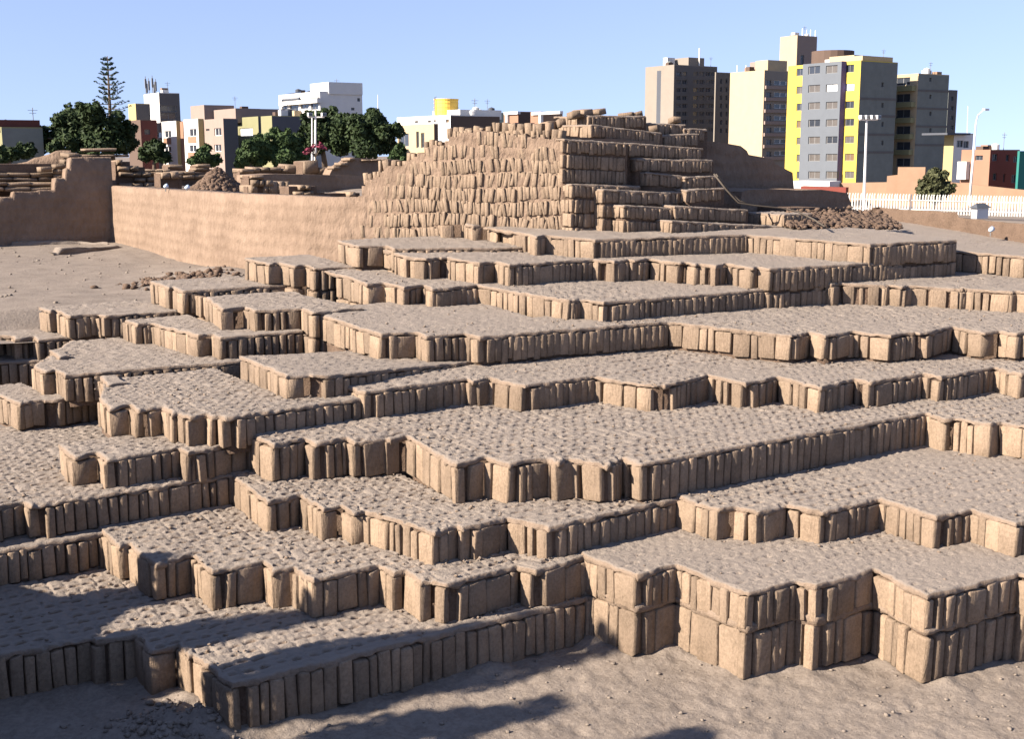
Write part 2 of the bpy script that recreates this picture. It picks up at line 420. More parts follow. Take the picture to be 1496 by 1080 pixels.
def lay_bricks(root, c, zt=-0.15, hb=0.8, seed=0, course=1.0, ncourse=1, wide=0.3, w0=0.33, umin=-1e9, umax=1e9, jut=0.03, lwide=None, name='brick', foot=0.0):
    r = random.Random(seed); cnt = 0
    for cs in range(ncourse):
        for i, t in enumerate(c.types):
            a, b = c.sn[i], c.sn[i + 1]
            L = abs(a[0] - b[0]) + abs(a[1] - b[1])
            first_, last_ = i == 0, i == len(c.types) - 1
            s = 0.0 if not (t == 'S' and i > 0) else 0.30 + 0.05 * r.random()
            if t == 'S' and i > 0 and L < 0.78: continue
            nl = None
            if t == 'L' and not last_:
                nl = abs(c.sn[i + 2][0] - b[0]); nl = nl if nl < 0.78 else None
            pw = (lwide if lwide is not None else wide + 0.12) if t == 'L' else (wide if L < 3 else 0.04)
            ws = []; tot = L - s
            if tot < 0.1: continue
            while sum(ws) < tot - 0.15:
                ws.append(r.uniform(0.55, 0.85) if r.random() < pw else r.gauss(w0, 0.04))
            k = tot / sum(ws)
            for iw, w in enumerate(ws):
                w *= k; mid_ = s + w / 2; s += w
                dx, dy = (b[0] - a[0]) / L, (b[1] - a[1]) / L
                u, v = a[0] + dx * mid_, a[1] + dy * mid_
                if u < umin or u > umax: continue
                dep = r.uniform(0.42, 0.55) if t == 'S' else 0.30
                if nl and iw == len(ws) - 1: dep = nl
                o = dep / 2 - 0.045 - r.uniform(-jut, jut * 1.3)
                cu, cv = (u + o, v) if t == 'L' else (u, v + o)
                (x0, x1), (y0, y1) = warp(c, [u - dx * 0.2, u + dx * 0.2], [v - dy * 0.2, v + dy * 0.2])
                (xc,), (yc,) = warp(c, [u], [v])
                ang = math.atan2(y1 - y0, x1 - x0)
                nx, ny = (-math.sin(ang), math.cos(ang))          # into the block
                if t == 'L': nx, ny = math.cos(ang + math.pi / 2), math.sin(ang + math.pi / 2)
                zz = float(c.zf(xc, yc)) - cs * course
                top = zz + (zt if cs == 0 else -0.12) + r.uniform(-0.05, 0.03); hgt = (hb if cs == 0 else course - 0.17 + foot) + r.uniform(-0.05, 0.04)
                me = r.choice(BRICKS)
                ob = bpy.data.objects.new(name, me)
                ob.location = ((xc + nx * o) * HS, (yc + ny * o) * HS, (top - hgt / 2) * HS)
                ob.rotation_euler = (r.gauss(0, 0.02), r.gauss(0, 0.02), ang + r.gauss(0, 0.018) + (math.pi if r.random() < .5 else 0))
                ob.scale = ((w - r.uniform(0.025, 0.06)) * HS, dep * HS, hgt * HS)
                COL.objects.link(ob); ob.parent = root; cnt += 1
    return cnt

def mortar_joint(root, c, z, seed, thick=0.12, out_=0.005):
    P = []
    for (a, b) in zip(c.sn[:-1], c.sn[1:]):
        L = abs(a[0] - b[0]) + abs(a[1] - b[1]); k = max(1, int(L / 0.12))
        for i in range(k): P.append((a[0] + (b[0] - a[0]) * i / k, a[1] + (b[1] - a[1]) * i / k))
    P = np.array(P); X, Y = warp(c, P[:, 0], P[:, 1]); Z = c.zf(X, Y) + z; n = len(P)
    prof = [(-0.09, 1.0), (-0.0, 0.75), (0.03, 0.0), (-0.0, -0.8), (-0.09, -1.1)]; rows = []
    for q, (o, zz) in enumerate(prof):
        jit = 0.10 * fbm(X * 4 + q * 3, Y * 4, seed, 3); th = thick * (1 + 0.9 * fbm(X * 1.5, Y * 1.5, seed + 5, 2))
        oo = -(o + jit + (out_ if 0 < q < 4 else 0)); rows.append(np.stack([X + oo, Y + oo, Z + zz * th], 1))
    v = np.concatenate(rows) * HS
    f = np.array([(r * n + i, (r + 1) * n + i, (r + 1) * n + i + 1, r * n + i + 1) for r in range(4) for i in range(n - 1)])
    return obj('mortar_joint', mesh_from('mortar_joint', v, f, M_CAP, True), root)

T = {}   # key: z plane, first run, image corners, what stands on it, how far back, label, options
def terr(key, zf, first, pts, nxt, vback, label, **kw): T[key] = (zf, first, pts, nxt, vback, label, kw)
zp = zplane
terr('R2', zp(2), 'L', [(868,816),(928,839),(988,825),(1094,866),(1164,848),(1195,856),(1278,831),(1355,870),(1490,838),(1500,842),(1660,800)], ['R3'], 28.2,
     'two-course adobe brick terrace at the lower right, standing on the sandy floor', ncourse=2, depth=2.6, seed=1, soft=0.45, ext1=12)
terr('R3', zp(2.95), 'L', [(1011,731),(1051,743),(1074,739),(1107,747),(1148,736),(1202,747),(1285,727),(1369,754),(1420,744),(1486,765),(1620,735)], ['M4'], 28.4,
     'adobe brick terrace with a jagged front, one step above the two-course terrace at lower right', seed=2, soft=0.3, ext1=12)
terr('M1', zp(0.86), 'S', [(-90,974),(132,932),(137,935),(200,925),(220,950),(259,941),(277,957),(281,956),(338,1000),(868,886)], ['M2'], 37.2,
     'lowest adobe brick terrace, half in shadow, reaching into the lower left corner', depth=1.9, seed=3, ext0=4, hb=1.12, soft=-0.25, fix={-1: 25.6})
terr('M2', zp(1.95), 'L', [(145,772),(174,797),(185,792),(228,823),(280,809),(310,835),(386,819),(397,833),(429,828),(457,846),(555,825),(577,836),(594,833),(617,849),(632,847),(656,853),(755,825),(782,832),(868,816)], ['M3'], 37.2,
     'jagged adobe brick terrace second from the bottom, left of the tall shaded wall', seed=4, soft=-0.25, hb=0.98, fix={-1: 25.9})
terr('M3', zp(2.88), 'L', [(332,688),(390,733),(440,721),(472,744),(498,738),(517,750),(531,745),(637,777),(665,766),(679,771),(741,756),(800,769),(1011,729)], ['M4'], 38,
     'jagged adobe brick terrace third from the bottom, above the second jagged one', seed=5, soft=-0.25, hb=0.9, fix={-1: 26.35})
terr('M4', zp(4.08), 'L', [(360,632),(400,649),(445,639),(462,647),(506,639),(516,645),(562,638),(569,641),(595,635),(667,677),(710,667),(745,677),(800,668),(816,674),(831,668),(887,679),(911,668),(939,677),(1353,602),(1380,611),(1396,610),(1448,619),(1466,616),(1545,630),(1760,590)], ['M5'], 38.8,
     'broad adobe brick terrace whose long straight shaded wall runs across the middle right', seed=6, ext1=12, soft=-0.15, hb=1.06)
terr('M5', zp(5), 'L', [(502,563),(534,572),(681,552),(691,556),(714,551),(766,562),(868,549),(955,562),(964,560),(974,562),(1034,547),(1090,559),(1136,549),(1201,565),(1248,552),(1272,557),(1349,545),(1374,550),(1454,535),(1491,545),(1590,528)], ['M6'], 41,
     'adobe brick terrace with a toothed front, one step above the long straight shaded wall', seed=7, soft=0.1, ext1=12)
terr('M6', zp(6.1), 'L', [(480,463),(556,487),(607,484),(625,491),(680,486),(700,491),(976,469),(1158,489),(1182,484),(1206,490),(1247,483),(1302,489),(1336,484),(1348,487),(1391,476),(1440,485),(1461,482),(1487,486),(1580,474)], ['M7', 'N7'], 46,
     'adobe brick terrace with alternating light and dark teeth at right, sixth step from the bottom', seed=8, soft=0.1, ext1=12)
terr('M7', zp(6.88), 'L', [(505,403),(537,414),(560,412),(591,419),(617,415),(631,421),(697,416),(831,438),(848,436),(882,441),(1175,418)], ['M8'], 51,
     'adobe brick terrace in the centre, its long shaded wall two courses high', seed=9, soft=0.2, ncourse=2, joint=0)
terr('N7', zp(7), 'L', [(1161,410),(1196,415),(1208,413),(1216,415),(1225,413),(1292,416),(1298,415.5),(1318,418),(1329,416),(1404,421.5),(1410,421),(1478,425),(1484,424.5),(1545,429),(1800,405)], ['N8', 'G'], 42,
     'long sunlit adobe brick terrace at the right edge, below the topmost sunlit one', seed=10, soft=0.3, ext1=12)
terr('M8', zp(7.8), 'L', [(590,373),(622,377),(641,375),(645,376),(652,375),(700,383),(724,381),(744,386),(867,378),(898,381),(917,378),(930,380),(948,377),(993,383),(1001,382),(1017,385),(1022,384),(1047,387),(1062,384),(1100,391),(1105,389),(1125,392),(1300,382)], ['G'], 50,
     'adobe brick terrace with a sunlit broken front, just below the topmost platform', seed=11, soft=0.3, ncourse=2, joint=0)
terr('N8', zp(8), 'L', [(1293,360),(1308,362),(1321,361),(1366,365),(1375,364),(1530,377),(1640,372)], [], 53,
     'topmost sunlit adobe brick terrace at the right edge, in front of the white fence', seed=12, soft=0.5, ext1=5)
terr('G', zp(8.65), 'L', [(771,341),(783,345),(797,343),(869,349),(1093,342),(1272,356),(1380,351)], [], 50,
     'flat dusty top platform at the foot of the brick mound', seed=13, depth=2.2, ncourse=2, joint=0, soft=0.5)
terr('L2', zp(2, b=0), 'S', [(-60,815),(145,779)], ['L3'], 40, 'low shaded ledge of adobe bricks at the left edge, under the two-course shaded wall', seed=14, ext0=3)
terr('L3', zp(3.03, b=0), 'S', [(-60,752),(35,731),(47,738),(335,693)], [], 47, 'dusty adobe brick terrace at the left edge above a two-course shaded wall', seed=15, ext0=3, soft=-0.2)
terr('L4', zp(3.95, b=0), 'L', [(86,650),(107,668),(140,660),(156,671),(261,653),(277,661),(345,646)], ['L5'], 41.5, 'small dark adobe block row with mossy edges standing on the left terrace', seed=16, ext0=0.05, depth=1.0)
terr('L5', zp(4.9, b=0), 'L', [(147,582),(160,596),(189,590),(200,598),(237,592),(254,603),(260,601),(277,607),(304,603),(311,607),(317,605),(328,609),(505,584)], ['L6'], 44.5, 'adobe brick terrace at left with a broken toothed front and a big flat pitted top', seed=17, ext0=0.3, cut=0.36, soft=-0.2)
terr('L5b', zp(5.0, b=0), 'L', [(147,550),(158,562),(183,558)], [], 46, 'small square adobe stub at the back left corner of the pitted flat top', seed=30, ext0=0.05, ext1=0.05)
terr('F6b', zp(5.12, b=0), 'L', [(73,511),(85,522),(101,519)], [], 52, 'small rounded adobe stub beside the sandy plaza, behind the rounded end blocks', seed=31, ext0=0.05, ext1=0.05)
terr('L6', zp(5.65, a=-0.05, U0=17, b=0), 'L', [(352,520),(420,548),(444,544),(462,550),(700,527)], ['M6'], 46, 'adobe brick block at centre left with a sunlit left face and a long thin ledge', seed=18, ext0=0.05)
terr('F5', zp(4.1, b=0), 'L', [(-40,560),(27,588),(58,583),(72,585),(150,571)], ['F6'], 50, 'low crumbled adobe block row at the left edge', seed=19, ext0=3)
terr('F6', zp(5.0, b=0), 'L', [(48,534),(65,541),(82,539),(96,547),(330,528)], ['L6d'], 54, 'adobe brick terrace at left with rounded end blocks and a long thin shaded edge', seed=20, ext0=0.3, cut=0.5)
terr('L6d', zp(5.87, b=0), 'L', [(189,469),(200,473),(221,471),(290,489),(311,487),(321,492),(470,481)], ['L6c'], 53, 'adobe brick terrace at centre left with a slanting sunlit face, behind the pitted flat top', seed=21)
terr('L6c', zp(6.75, b=0), 'L', [(298,431),(324,451),(358,447),(372,452),(441,449),(457,456),(500,451)], ['M7'], 52, 'adobe brick terrace at centre left with three dark recessed bays in its front', seed=22, ncourse=2, joint=0)
terr('K3', zp(3.1, b=0.045), 'S', [(-60,530),(70,526)], ['K4'], 60, 'partly buried adobe brick edge at the far left edge', seed=23, ext0=3)
terr('K4', zp(4.0), 'S', [(-60,487),(17,490),(22,495),(48,491),(55,496),(160,488)], ['K5'], 60, 'low dark adobe brick row at the left edge beside the sandy plaza', seed=24, ext0=3)
terr('K5', zp(5.0), 'L', [(57,449),(74,454),(79,452),(100,461),(142,458),(153,461),(275,452)], ['K6'], 59.6, 'small adobe brick terrace with three rounded corners bordering the sandy plaza', seed=25, ext0=0.05)
terr('K6', zp(6.0), 'L', [(221,411),(248,419),(252,418),(267,424),(470,413)], ['K7'], 60.5, 'adobe brick terrace in front of the rubble heap on the plaza', seed=26, ext0=0.05)
terr('K7', zp(7.0), 'L', [(359,377),(393,385),(407,383),(430,388),(447,386),(459,391),(590,386)], ['K8'], 60, 'adobe brick terrace against the foot of the long smooth wall', seed=27, ext0=0.05, ncourse=2, joint=0)
terr('K8', zp(8.0), 'L', [(495,351),(524,359),(562,358),(575,362),(760,361)], ['L8'], 58, 'flat adobe brick terrace below the sunlit side of the mound', seed=28, ext0=0.05, ncourse=2, joint=0)
terr('L8', zp(8.7), 'L', [(641,321),(646,326),(676,325),(690,329),(712,328),(724,332),(738,331),(752,336),(880,333)], ['G'], 51.5, 'dark fronted adobe brick terrace touching the sunlit side of the mound', seed=29, ext0=0.2)
for k, (zf, first, pts, nxt, vback, label, kw) in T.items(): CH[k] = make_chain(zf, first, pts, kw.get('ext0', 0.9), kw.get('ext1', 0.9), fix=kw.get('fix'))
RES = {'R2': .06, 'R3': .06, 'M1': .05, 'M2': .055, 'M3': .055, 'M4': .065, 'M5': .075, 'L2': .08, 'L3': .06, 'L4': .065, 'L5': .07}
for k, (zf, first, pts, nxt, vback, label, kw) in T.items():
    c = CH[k]
    if kw.get('ext0') == 0.05: vback = c.sn[0][1] + 0.1
    root = thing('adobe_terrace', label, 'terrace', (0, 0, 0), 0, 'stepped adobe terraces')
    res = RES.get(k, 0.11 if k[0] in 'MLF' else 0.14)
    if k in ('G', 'N8'): res = 0.2
    terrace_cap(root, c, nxt, vback, res, kw['seed'] * 100, soft=kw.get('soft', 0.0), cut=kw.get('cut', 0.0))
    wall_core(root, c, kw.get('depth', 1.45 if k[0] in 'RM' else (1.75 if k[0] in 'KG' else 1.25)))
    n = lay_bricks(root, c, seed=kw['seed'], ncourse=kw.get('ncourse', 1), hb=kw.get('hb', 0.86), foot=0.4 if k == 'R2' else 0.0)
    if kw.get('ncourse', 1) > 1 and kw.get('joint', 1): mortar_joint(root, c, -1.0, 5)
    print(k, 'bricks', n, 'chain', [(round(a, 1), round(b, 1)) for a, b in c.sn][:3])

# ------------------------------------------------------------------ ground
def grid_sheet(name, us, vs, zfun, mat, kind='structure'):
    U, V = np.meshgrid(us, vs, indexing='ij'); Z = zfun(U, V); n, k = U.shape
    v = np.stack([U.ravel(), V.ravel(), Z.ravel()], 1) * HS
    I, J = np.meshgrid(np.arange(n - 1), np.arange(k - 1), indexing='ij'); a = (I * k + J).ravel()
    f = np.stack([a, a + k, a + k + 1, a + 1], 1)
    return tag(obj(name, mesh_from(name, v, f, mat, True)), kind=kind)
def spread(lo, hi, step, far, g=1.35):
    a = list(np.arange(lo, hi + 1e-6, step)); s = step; x = hi
    while x < far: s *= g; x += s; a.append(x)
    s = step; x = lo
    while x > -far: s *= g; x -= s; a.insert(0, x)
    return np.array(a)
def sst(a, b, x):
    t = np.clip((x - a) / (b - a), 0, 1); return t * t * (3 - 2 * t)
def ground_z(U, V):
    far = np.maximum(sst(62, 78, V), sst(75, 110, U)) * sst(20, 40, V + 0.4 * U)
    near = -0.42 + 0.06 * fbm(U * 0.35, V * 0.35, 71, 3) + 0.05 * fbm(U * 2.1, V * 2.1, 72, 3) + 0.05 * fbm(U * 5, V * 5, 73, 3)
    pits = _h(np.floor(U * 1.7), np.floor(V * 1.7), 75); near = near - 0.05 * (pits > 0.8) * np.exp(-((U * 1.7 % 1 - 0.5) ** 2 + (V * 1.7 % 1 - 0.5) ** 2) * 14)
    # dirt banked against the feet of the walls
    for key, q in (('R2', 0.13), ('M1', 0.13)):
        c = CH[key]; d = np.full(U.shape, 9.0)
        for a, b in zip(c.sn[:-1], c.sn[1:]):
            x0, x1 = sorted((a[0], b[0])); y0, y1 = sorted((a[1], b[1]))
            d = np.minimum(d, np.hypot(np.maximum(np.maximum(x0 - U, U - x1), 0), np.maximum(np.maximum(y0 - V, V - y1), 0)))
        near = near + q * np.exp(-(d / 0.55) ** 2) * (0.7 + 1.2 * fbm(U * 1.1, V * 1.1, 79, 2))
    w = np.exp(-(np.hypot(U - 8.6, V - 26.6) / 1.3) ** 2); near = near + 0.35 * w * (1 + fbm(U * 2.5, V * 2.5, 81, 3))
    return near * (1 - far) - far * 9.0
grid_sheet('ground', spread(2, 42, 0.11, 12000, 1.5), spread(9, 30, 0.11, 12000, 1.5), ground_z, M_SAND)
grid_sheet('upper_ground', axis([28.2, 70], 0.6), axis([62, 118], 0.6), lambda U, V: 9.3 + 0.02 * (V - 57) - 3 * sst(50, 66, U) - 4 * sst(112, 118, V) + 0.3 * fbm(U * 0.3, V * 0.3, 99, 3), M_SAND)
# pebbles and clods scattered on the sandy floor in front
def clod(seed):
    r = random.Random(seed); vs = []; f = []
    import itertools
    t = (1 + 5 ** 0.5) / 2
    P = [(-1, t, 0), (1, t, 0), (-1, -t, 0), (1, -t, 0), (0, -1, t), (0, 1, t), (0, -1, -t), (0, 1, -t), (t, 0, -1), (t, 0, 1), (-t, 0, -1), (-t, 0, 1)]
    F = [(0, 11, 5), (0, 5, 1), (0, 1, 7), (0, 7, 10), (0, 10, 11), (1, 5, 9), (5, 11, 4), (11, 10, 2), (10, 7, 6), (7, 1, 8), (3, 9, 4), (3, 4, 2), (3, 2, 6), (3, 6, 8), (3, 8, 9), (4, 9, 5), (2, 4, 11), (6, 2, 10), (8, 6, 7), (9, 8, 1)]
    return np.array([[c * r.uniform(0.22, 0.72) for c in p] for p in P]), np.array(F)
CLODS = [clod(i) for i in range(6)]
def scatter(name, pts, mat, parent=None, kind='stuff'):
    vs, fs, n = [], [], 0
    for k, (x, y, z, s) in enumerate(pts):
        v, f = CLODS[k % 6]; a = k * 1.7; R = np.array([[math.cos(a), -math.sin(a), 0], [math.sin(a), math.cos(a), 0], [0, 0, 0.7]])
        vs.append(v @ R.T * s + np.array([x, y, z])); fs.append(f + n); n += len(v)
    o = obj(name, mesh_from(name, np.concatenate(vs) * HS, np.concatenate(fs), mat), parent)
    o['kind'] = kind
    return o
r = random.Random(3)
pts = []
for _ in range(2600):
    U, V = r.uniform(8, 36), r.uniform(10, 29)
    s = 0.012 + 0.06 * r.random() ** 5
    z = float(ground_z(np.array([U]), np.array([V]))[0]); pts.append((U, V, z + s * 0.3, s))
for _ in range(260):
    U, V = r.gauss(8.2, 0.8), r.gauss(26.6, 0.9); s = 0.03 + 0.10 * r.random() ** 3
    pts.append((U, V, float(ground_z(np.array([U]), np.array([V]))[0]) + s * 0.3, s))
tag(scatter('pebbles', pts, M_SAND), 'pebbles and clods strewn over the sandy floor in front', 'pebbles')

r = random.Random(8); pts = []
for k, n in (('M1', 420), ('M2', 260), ('M3', 260), ('M4', 420), ('M5', 360), ('M6', 300), ('R2', 330), ('R3', 330), ('L3', 200), ('L5', 160), ('N7', 120), ('M7', 160)):
    c = CH[k]; nx_ = T[k][3]
    for _ in range(n):
        U = r.uniform(c.U0 + 0.1, min(c.U1, c.U0 + 32)); f0 = chain_front(c, U)
        if f0 is None: continue
        t1 = min([g for g in (chain_front(CH[q], U) for q in nx_) if g is not None] + [f0 + 6])
        q = r.random(); V = f0 + 0.12 + (t1 - f0 - 0.15) * (1 - q ** 2.5 if t1 < f0 + 6 else q)
        if V <= f0: continue
        (x,), (y,) = warp(c, [U], [V]); s_ = 0.012 + 0.055 * r.random() ** 5; pts.append((x, y, float(c.zf(x, y)) + s_ * 0.2, s_))
tag(scatter('loose_clods', pts, M_CAP), 'loose clods and grit lying on the terrace tops', 'clods')
def plaza_z(U, V):
    return 4.85 + 0.95 * sst(56.8, 59.8, V) + 0.012 * (V - 56) + 0.16 * fbm(U * 0.14, V * 0.14, 91, 3) + 0.06 * fbm(U * 0.8, V * 0.8, 92, 3) + 0.7 * np.exp(-((U - 25) / 2.2) ** 2 - ((V - 66) / 6) ** 2) + 0.25 * np.exp(-((U - 22) / 2.5) ** 2 - ((V - 64) / 3) ** 2)
grid_sheet('plaza_sand', axis([-45, 10, 27.5], 0.35), axis([55.5, 100], 0.35), plaza_z, M_SAND)
r = random.Random(5); pts = []
for _ in range(420):
    U, V = r.gauss(21.8, 1.1), r.gauss(64.5, 1.7); s = 0.06 + 0.2 * r.random() ** 2
    pts.append((U, V, float(plaza_z(np.array([U]), np.array([V]))[0]) + s * 0.3, s))
tag(scatter('rubble_heap', pts, M_MORTAR), 'low heap of broken clods on the sandy plaza', 'rubble')
r = random.Random(6); pts = []
for _ in range(420):
    U, V = r.uniform(5, 26), r.uniform(60, 95); s = 0.025 + 0.09 * r.random() ** 4
    pts.append((U, V, float(plaza_z(np.array([U]), np.array([V]))[0]) + s * 0.3, s))
tag(scatter('plaza_stones', pts, M_SAND), 'loose stones spread over the sandy plaza', 'stones')

# ------------------------------------------------------------------ long smooth wall of the plaza
def plaster_wall_mat(name, c1, c2, row=0.19):
    mt, n, l, b = new_mat(name)
    geo = n.new('ShaderNodeNewGeometry'); pos = geo.outputs['Position']
    n1 = noise(n, l, pos, 1.3, 5, 0.6); n2 = noise(n, l, pos, 14, 5, 0.7); n3 = noise(n, l, pos, 9, 4, 0.6, (1.2, 1.2, 0.7))
    sx = n.new('ShaderNodeSeparateXYZ'); l.new(pos, sx.inputs[0])
    wob = n.new('ShaderNodeMath'); wob.operation = 'MULTIPLY_ADD'; l.new(n1.outputs[0], wob.inputs[0]); wob.inputs[1].default_value = 0.25; l.new(sx.outputs[2], wob.inputs[2])
    sn = n.new('ShaderNodeMath'); sn.operation = 'SINE'; k = n.new('ShaderNodeMath'); k.operation = 'MULTIPLY'; k.inputs[1].default_value = 2 * math.pi / row
    l.new(wob.outputs[0], k.inputs[0]); l.new(k.outputs[0], sn.inputs[0])
    f = n.new('ShaderNodeMath'); f.operation = 'MULTIPLY_ADD'; l.new(n3.outputs[0], f.inputs[0]); f.inputs[1].default_value = 0.6; l.new(n1.outputs[0], f.inputs[2])
    r_ = ramp(n, [(0.55, c1), (1.05, c2)]); l.new(f.outputs[0], r_.inputs[0]); l.new(r_.outputs[0], b.inputs['Base Color'])
    hsum = n.new('ShaderNodeMath'); hsum.operation = 'MULTIPLY_ADD'; l.new(sn.outputs[0], hsum.inputs[0]); hsum.inputs[1].default_value = 0.10; l.new(n3.outputs[0], hsum.inputs[2])
    bp = n.new('ShaderNodeBump'); bp.inputs['Strength'].default_value = 0.8; bp.inputs['Distance'].default_value = 0.05; l.new(hsum.outputs[0], bp.inputs['Height'])
    bp2 = n.new('ShaderNodeBump'); bp2.inputs['Strength'].default_value = 0.5; bp2.inputs['Distance'].default_value = 0.02; l.new(n2.outputs[0], bp2.inputs['Height']); l.new(bp.outputs[0], bp2.inputs['Normal'])
    l.new(bp2.outputs[0], b.inputs['Normal'])
    return mt
M_WALL = plaster_wall_mat('worn_mud_plaster', (0.135, 0.095, 0.068), (0.20, 0.145, 0.106))
def ribbon_wall(root, name, P, z0, ztop, back, thick, mat, step=0.3, seed=0, rough=0.05):
    """a wall along plan points P: face, uneven top and a back; z0/ztop are functions of the distance along it"""
    P = np.array(P, float); seg = np.hypot(*(P[1:] - P[:-1]).T); S = np.concatenate([[0], np.cumsum(seg)]); s = np.arange(0, S[-1], step)
    s = np.append(s, S[-1]); x = np.interp(s, S, P[:, 0]); y = np.interp(s, S, P[:, 1]); zt = np.array([ztop(q) for q in s]) + 0.06 * fbm(s * 0.9, s * 0, seed, 3); zb = np.array([z0(q) for q in s])
    bx, by = back; rows = []; K = 9
    for k in range(K):
        t = k / (K - 1); j = rough * fbm(s * 1.2, np.full_like(s, t * 5.0), seed + 2, 3)
        rows.append(np.stack([x + bx * (t * 0.12 + j), y + by * (t * 0.12 + j), zb + (zt - zb) * t], 1))
    rows.append(np.stack([x + bx * (0.22), y + by * 0.22, zt + 0.08], 1))
    rows.append(np.stack([x + bx * thick, y + by * thick, zt + 0.06 * fbm(s, s * 0 + 4, seed, 2)], 1))
    rows.append(np.stack([x + bx * thick, y + by * thick, zb], 1))
    n = len(s); v = np.concatenate(rows) * HS
    f = np.array([(k * n + i, k * n + i + 1, (k + 1) * n + i + 1, (k + 1) * n + i) for k in range(len(rows) - 1) for i in range(n - 1)])
    return obj(name, mesh_from(name, v, f, mat, True), root)
WP = [(27.3, 95.5), (26.2, 70), (27.0, 60)]
lw = thing('plaza_wall', 'long smooth sunlit mud wall along the back of the sandy plaza', 'wall')
ribbon_wall(lw, 'wall_face', [(27.3, 96.2)] + WP[1:] + [(28.2, 57.4), (29.3, 56.2)], lambda s: 5.4, lambda s: 10.45 + 0.012 * s * 0.4, (1, 0.15), 2.4, M_WALL, seed=11)
# shaded end wall of the plaza, higher towards the corner
ew = thing('end_wall', 'dark shaded mud wall closing the far left end of the plaza', 'wall')
def ew_top(s):
    U = -12 + s
    for px, y in ((0, 289), (21, 281), (58, 279), (83, 262), (100, 247), (106, 231)):
        if U >= on_y((px, 300), 96.0)[0]: z = float(on_y((px, y), 96.0)[2])
    return z if U > on_y((0, 300), 96.0)[0] else 9.6
ribbon_wall(ew, 'wall_face', [(-12, 96), (27.6, 96)], lambda s: 5.4, ew_top, (0.0, 1), 1.2, M_WALL, step=0.12, seed=15)

# rows of adobe blocks drawn on a vertical plane of constant y ('S') or constant x ('L')
def block_rows(root, rows, plane, val, depth, name='brick', seed=0, hole=0.0, wj=0.3):
    r = random.Random(seed); n = 0
    for (x0, x1, yt, yb, w) in rows:
        f = (lambda p: on_y(p, val)) if plane == 'S' else (lambda p: on_x(p, val))
        a, b = f((x0, yt)), f((x1, yt)); zb = f((x0, yb))[2]; q = 0 if plane == 'S' else 1
        L = abs(b[q] - a[q]); k = max(1, int(round(L / w))); sg = 1 if b[q] > a[q] else -1
        ws = [r.uniform(1 - wj, 1 + wj) for _ in range(k)]; t = sum(ws); pos = 0
        for wq in ws:
            ww = wq / t * L; mid_ = pos + ww / 2; pos += ww
            if r.random() < hole: continue
            hh = a[2] - zb; dd = depth * r.uniform(0.85, 1.15); jut = r.uniform(-0.05, 0.05)
            c_ = a[q] + sg * mid_; x, y = (c_, val + dd / 2 + jut) if plane == 'S' else (val + dd / 2 + jut, c_)
            zt = a[2] + (b[2] - a[2]) * (mid_ / L)
            ob = bpy.data.objects.new(name, r.choice(BRICKS)); ob.location = (x * HS, y * HS, (zt - hh / 2) * HS)
            ob.rotation_euler = (r.gauss(0, 0.02), r.gauss(0, 0.03), r.gauss(0, 0.04) + (0 if plane == 'S' else math.pi / 2))
            ob.scale = ((ww - 0.04) * HS, dd * HS, (hh - 0.05 + r.uniform(-.04, .04)) * HS); COL.objects.link(ob); ob.parent = root; n += 1
    return n
lr = thing('stepped_ruin', 'stepped ruin of dark adobe courses above the shaded wall at far left', 'ruin')
block_rows(lr, [(-20, 84, 273, 280, 1.5), (-20, 84, 266, 273, 1.6)], 'S', 97.3, 1.2, seed=1)
block_rows(lr, [(-20, 78, 259, 266, 1.7), (-20, 78, 252, 259, 1.6)], 'S', 98.6, 1.2, seed=2)
block_rows(lr, [(58, 76, 243, 252, 1.3), (80, 97, 239, 247, 1.2), (82, 95, 247, 255, 1.0), (82, 96, 255, 262, 1.2)], 'S', 97.5, 1.2, seed=3)
block_rows(lr, [(93, 101, 232, 240, .6), (97, 116, 223, 231, 1.2), (117, 190, 225, 230, 1.2), (124, 171, 216, 222, 3.0)], 'S', 98.5, 1.6, seed=4)
MB().box((-12 * HS, 98.2 * HS, 5 * HS), (19.5 * HS, 103 * HS, 10.6 * HS)).box((16.5 * HS, 99.2 * HS, 5 * HS), (27 * HS, 103 * HS, 12.2 * HS)).build('core', M_MORTAR, lr)
# the sunlit flank that climbs behind the dark courses
def flank_top(s):
    px = np.interp(s, [0, 30], [-30, 100]); return float(on_y((px, np.interp(px, [-30, 24, 30, 48, 60, 66, 84, 92, 100], [252, 247, 242, 238, 232, 231, 226, 222, 221])), 101.0)[2])
x0, x1 = on_y((-30, 250), 101.)[0], on_y((100, 250), 101.)[0]
ribbon_wall(lr, 'flank', [(x0, 103.0), (x1, 99.9)], lambda s: 8.0, lambda s: flank_top(s / (x1 - x0) * 30), (0.2, 1), 2.0, M_WALL, step=0.1, seed=19)

for k_, (pp, lab) in enumerate(((((8, 361), (60, 359), (118, 357), (158, 358)), 'long low mud ledge at the foot of the shaded end wall'), (((78, 371), (125, 367), (150, 364), (174, 362)), 'short broken mud ledge on the plaza near the wall corner'))):
    A_ = [on_z(p, 6.25) for p in pp]; tl = thing('mud_ledge', lab, 'ledge')
    ribbon_wall(tl, 'ledge_body', [(p[0], p[1]) for p in A_], lambda s: 5.6, lambda s: 6.42 + 0.10 * math.sin(s * 0.7 + k_) - 0.3 * (s < 0.6), (0.1, 1), 2.6, M_SAND, step=0.2, seed=120 + k_, rough=0.25)
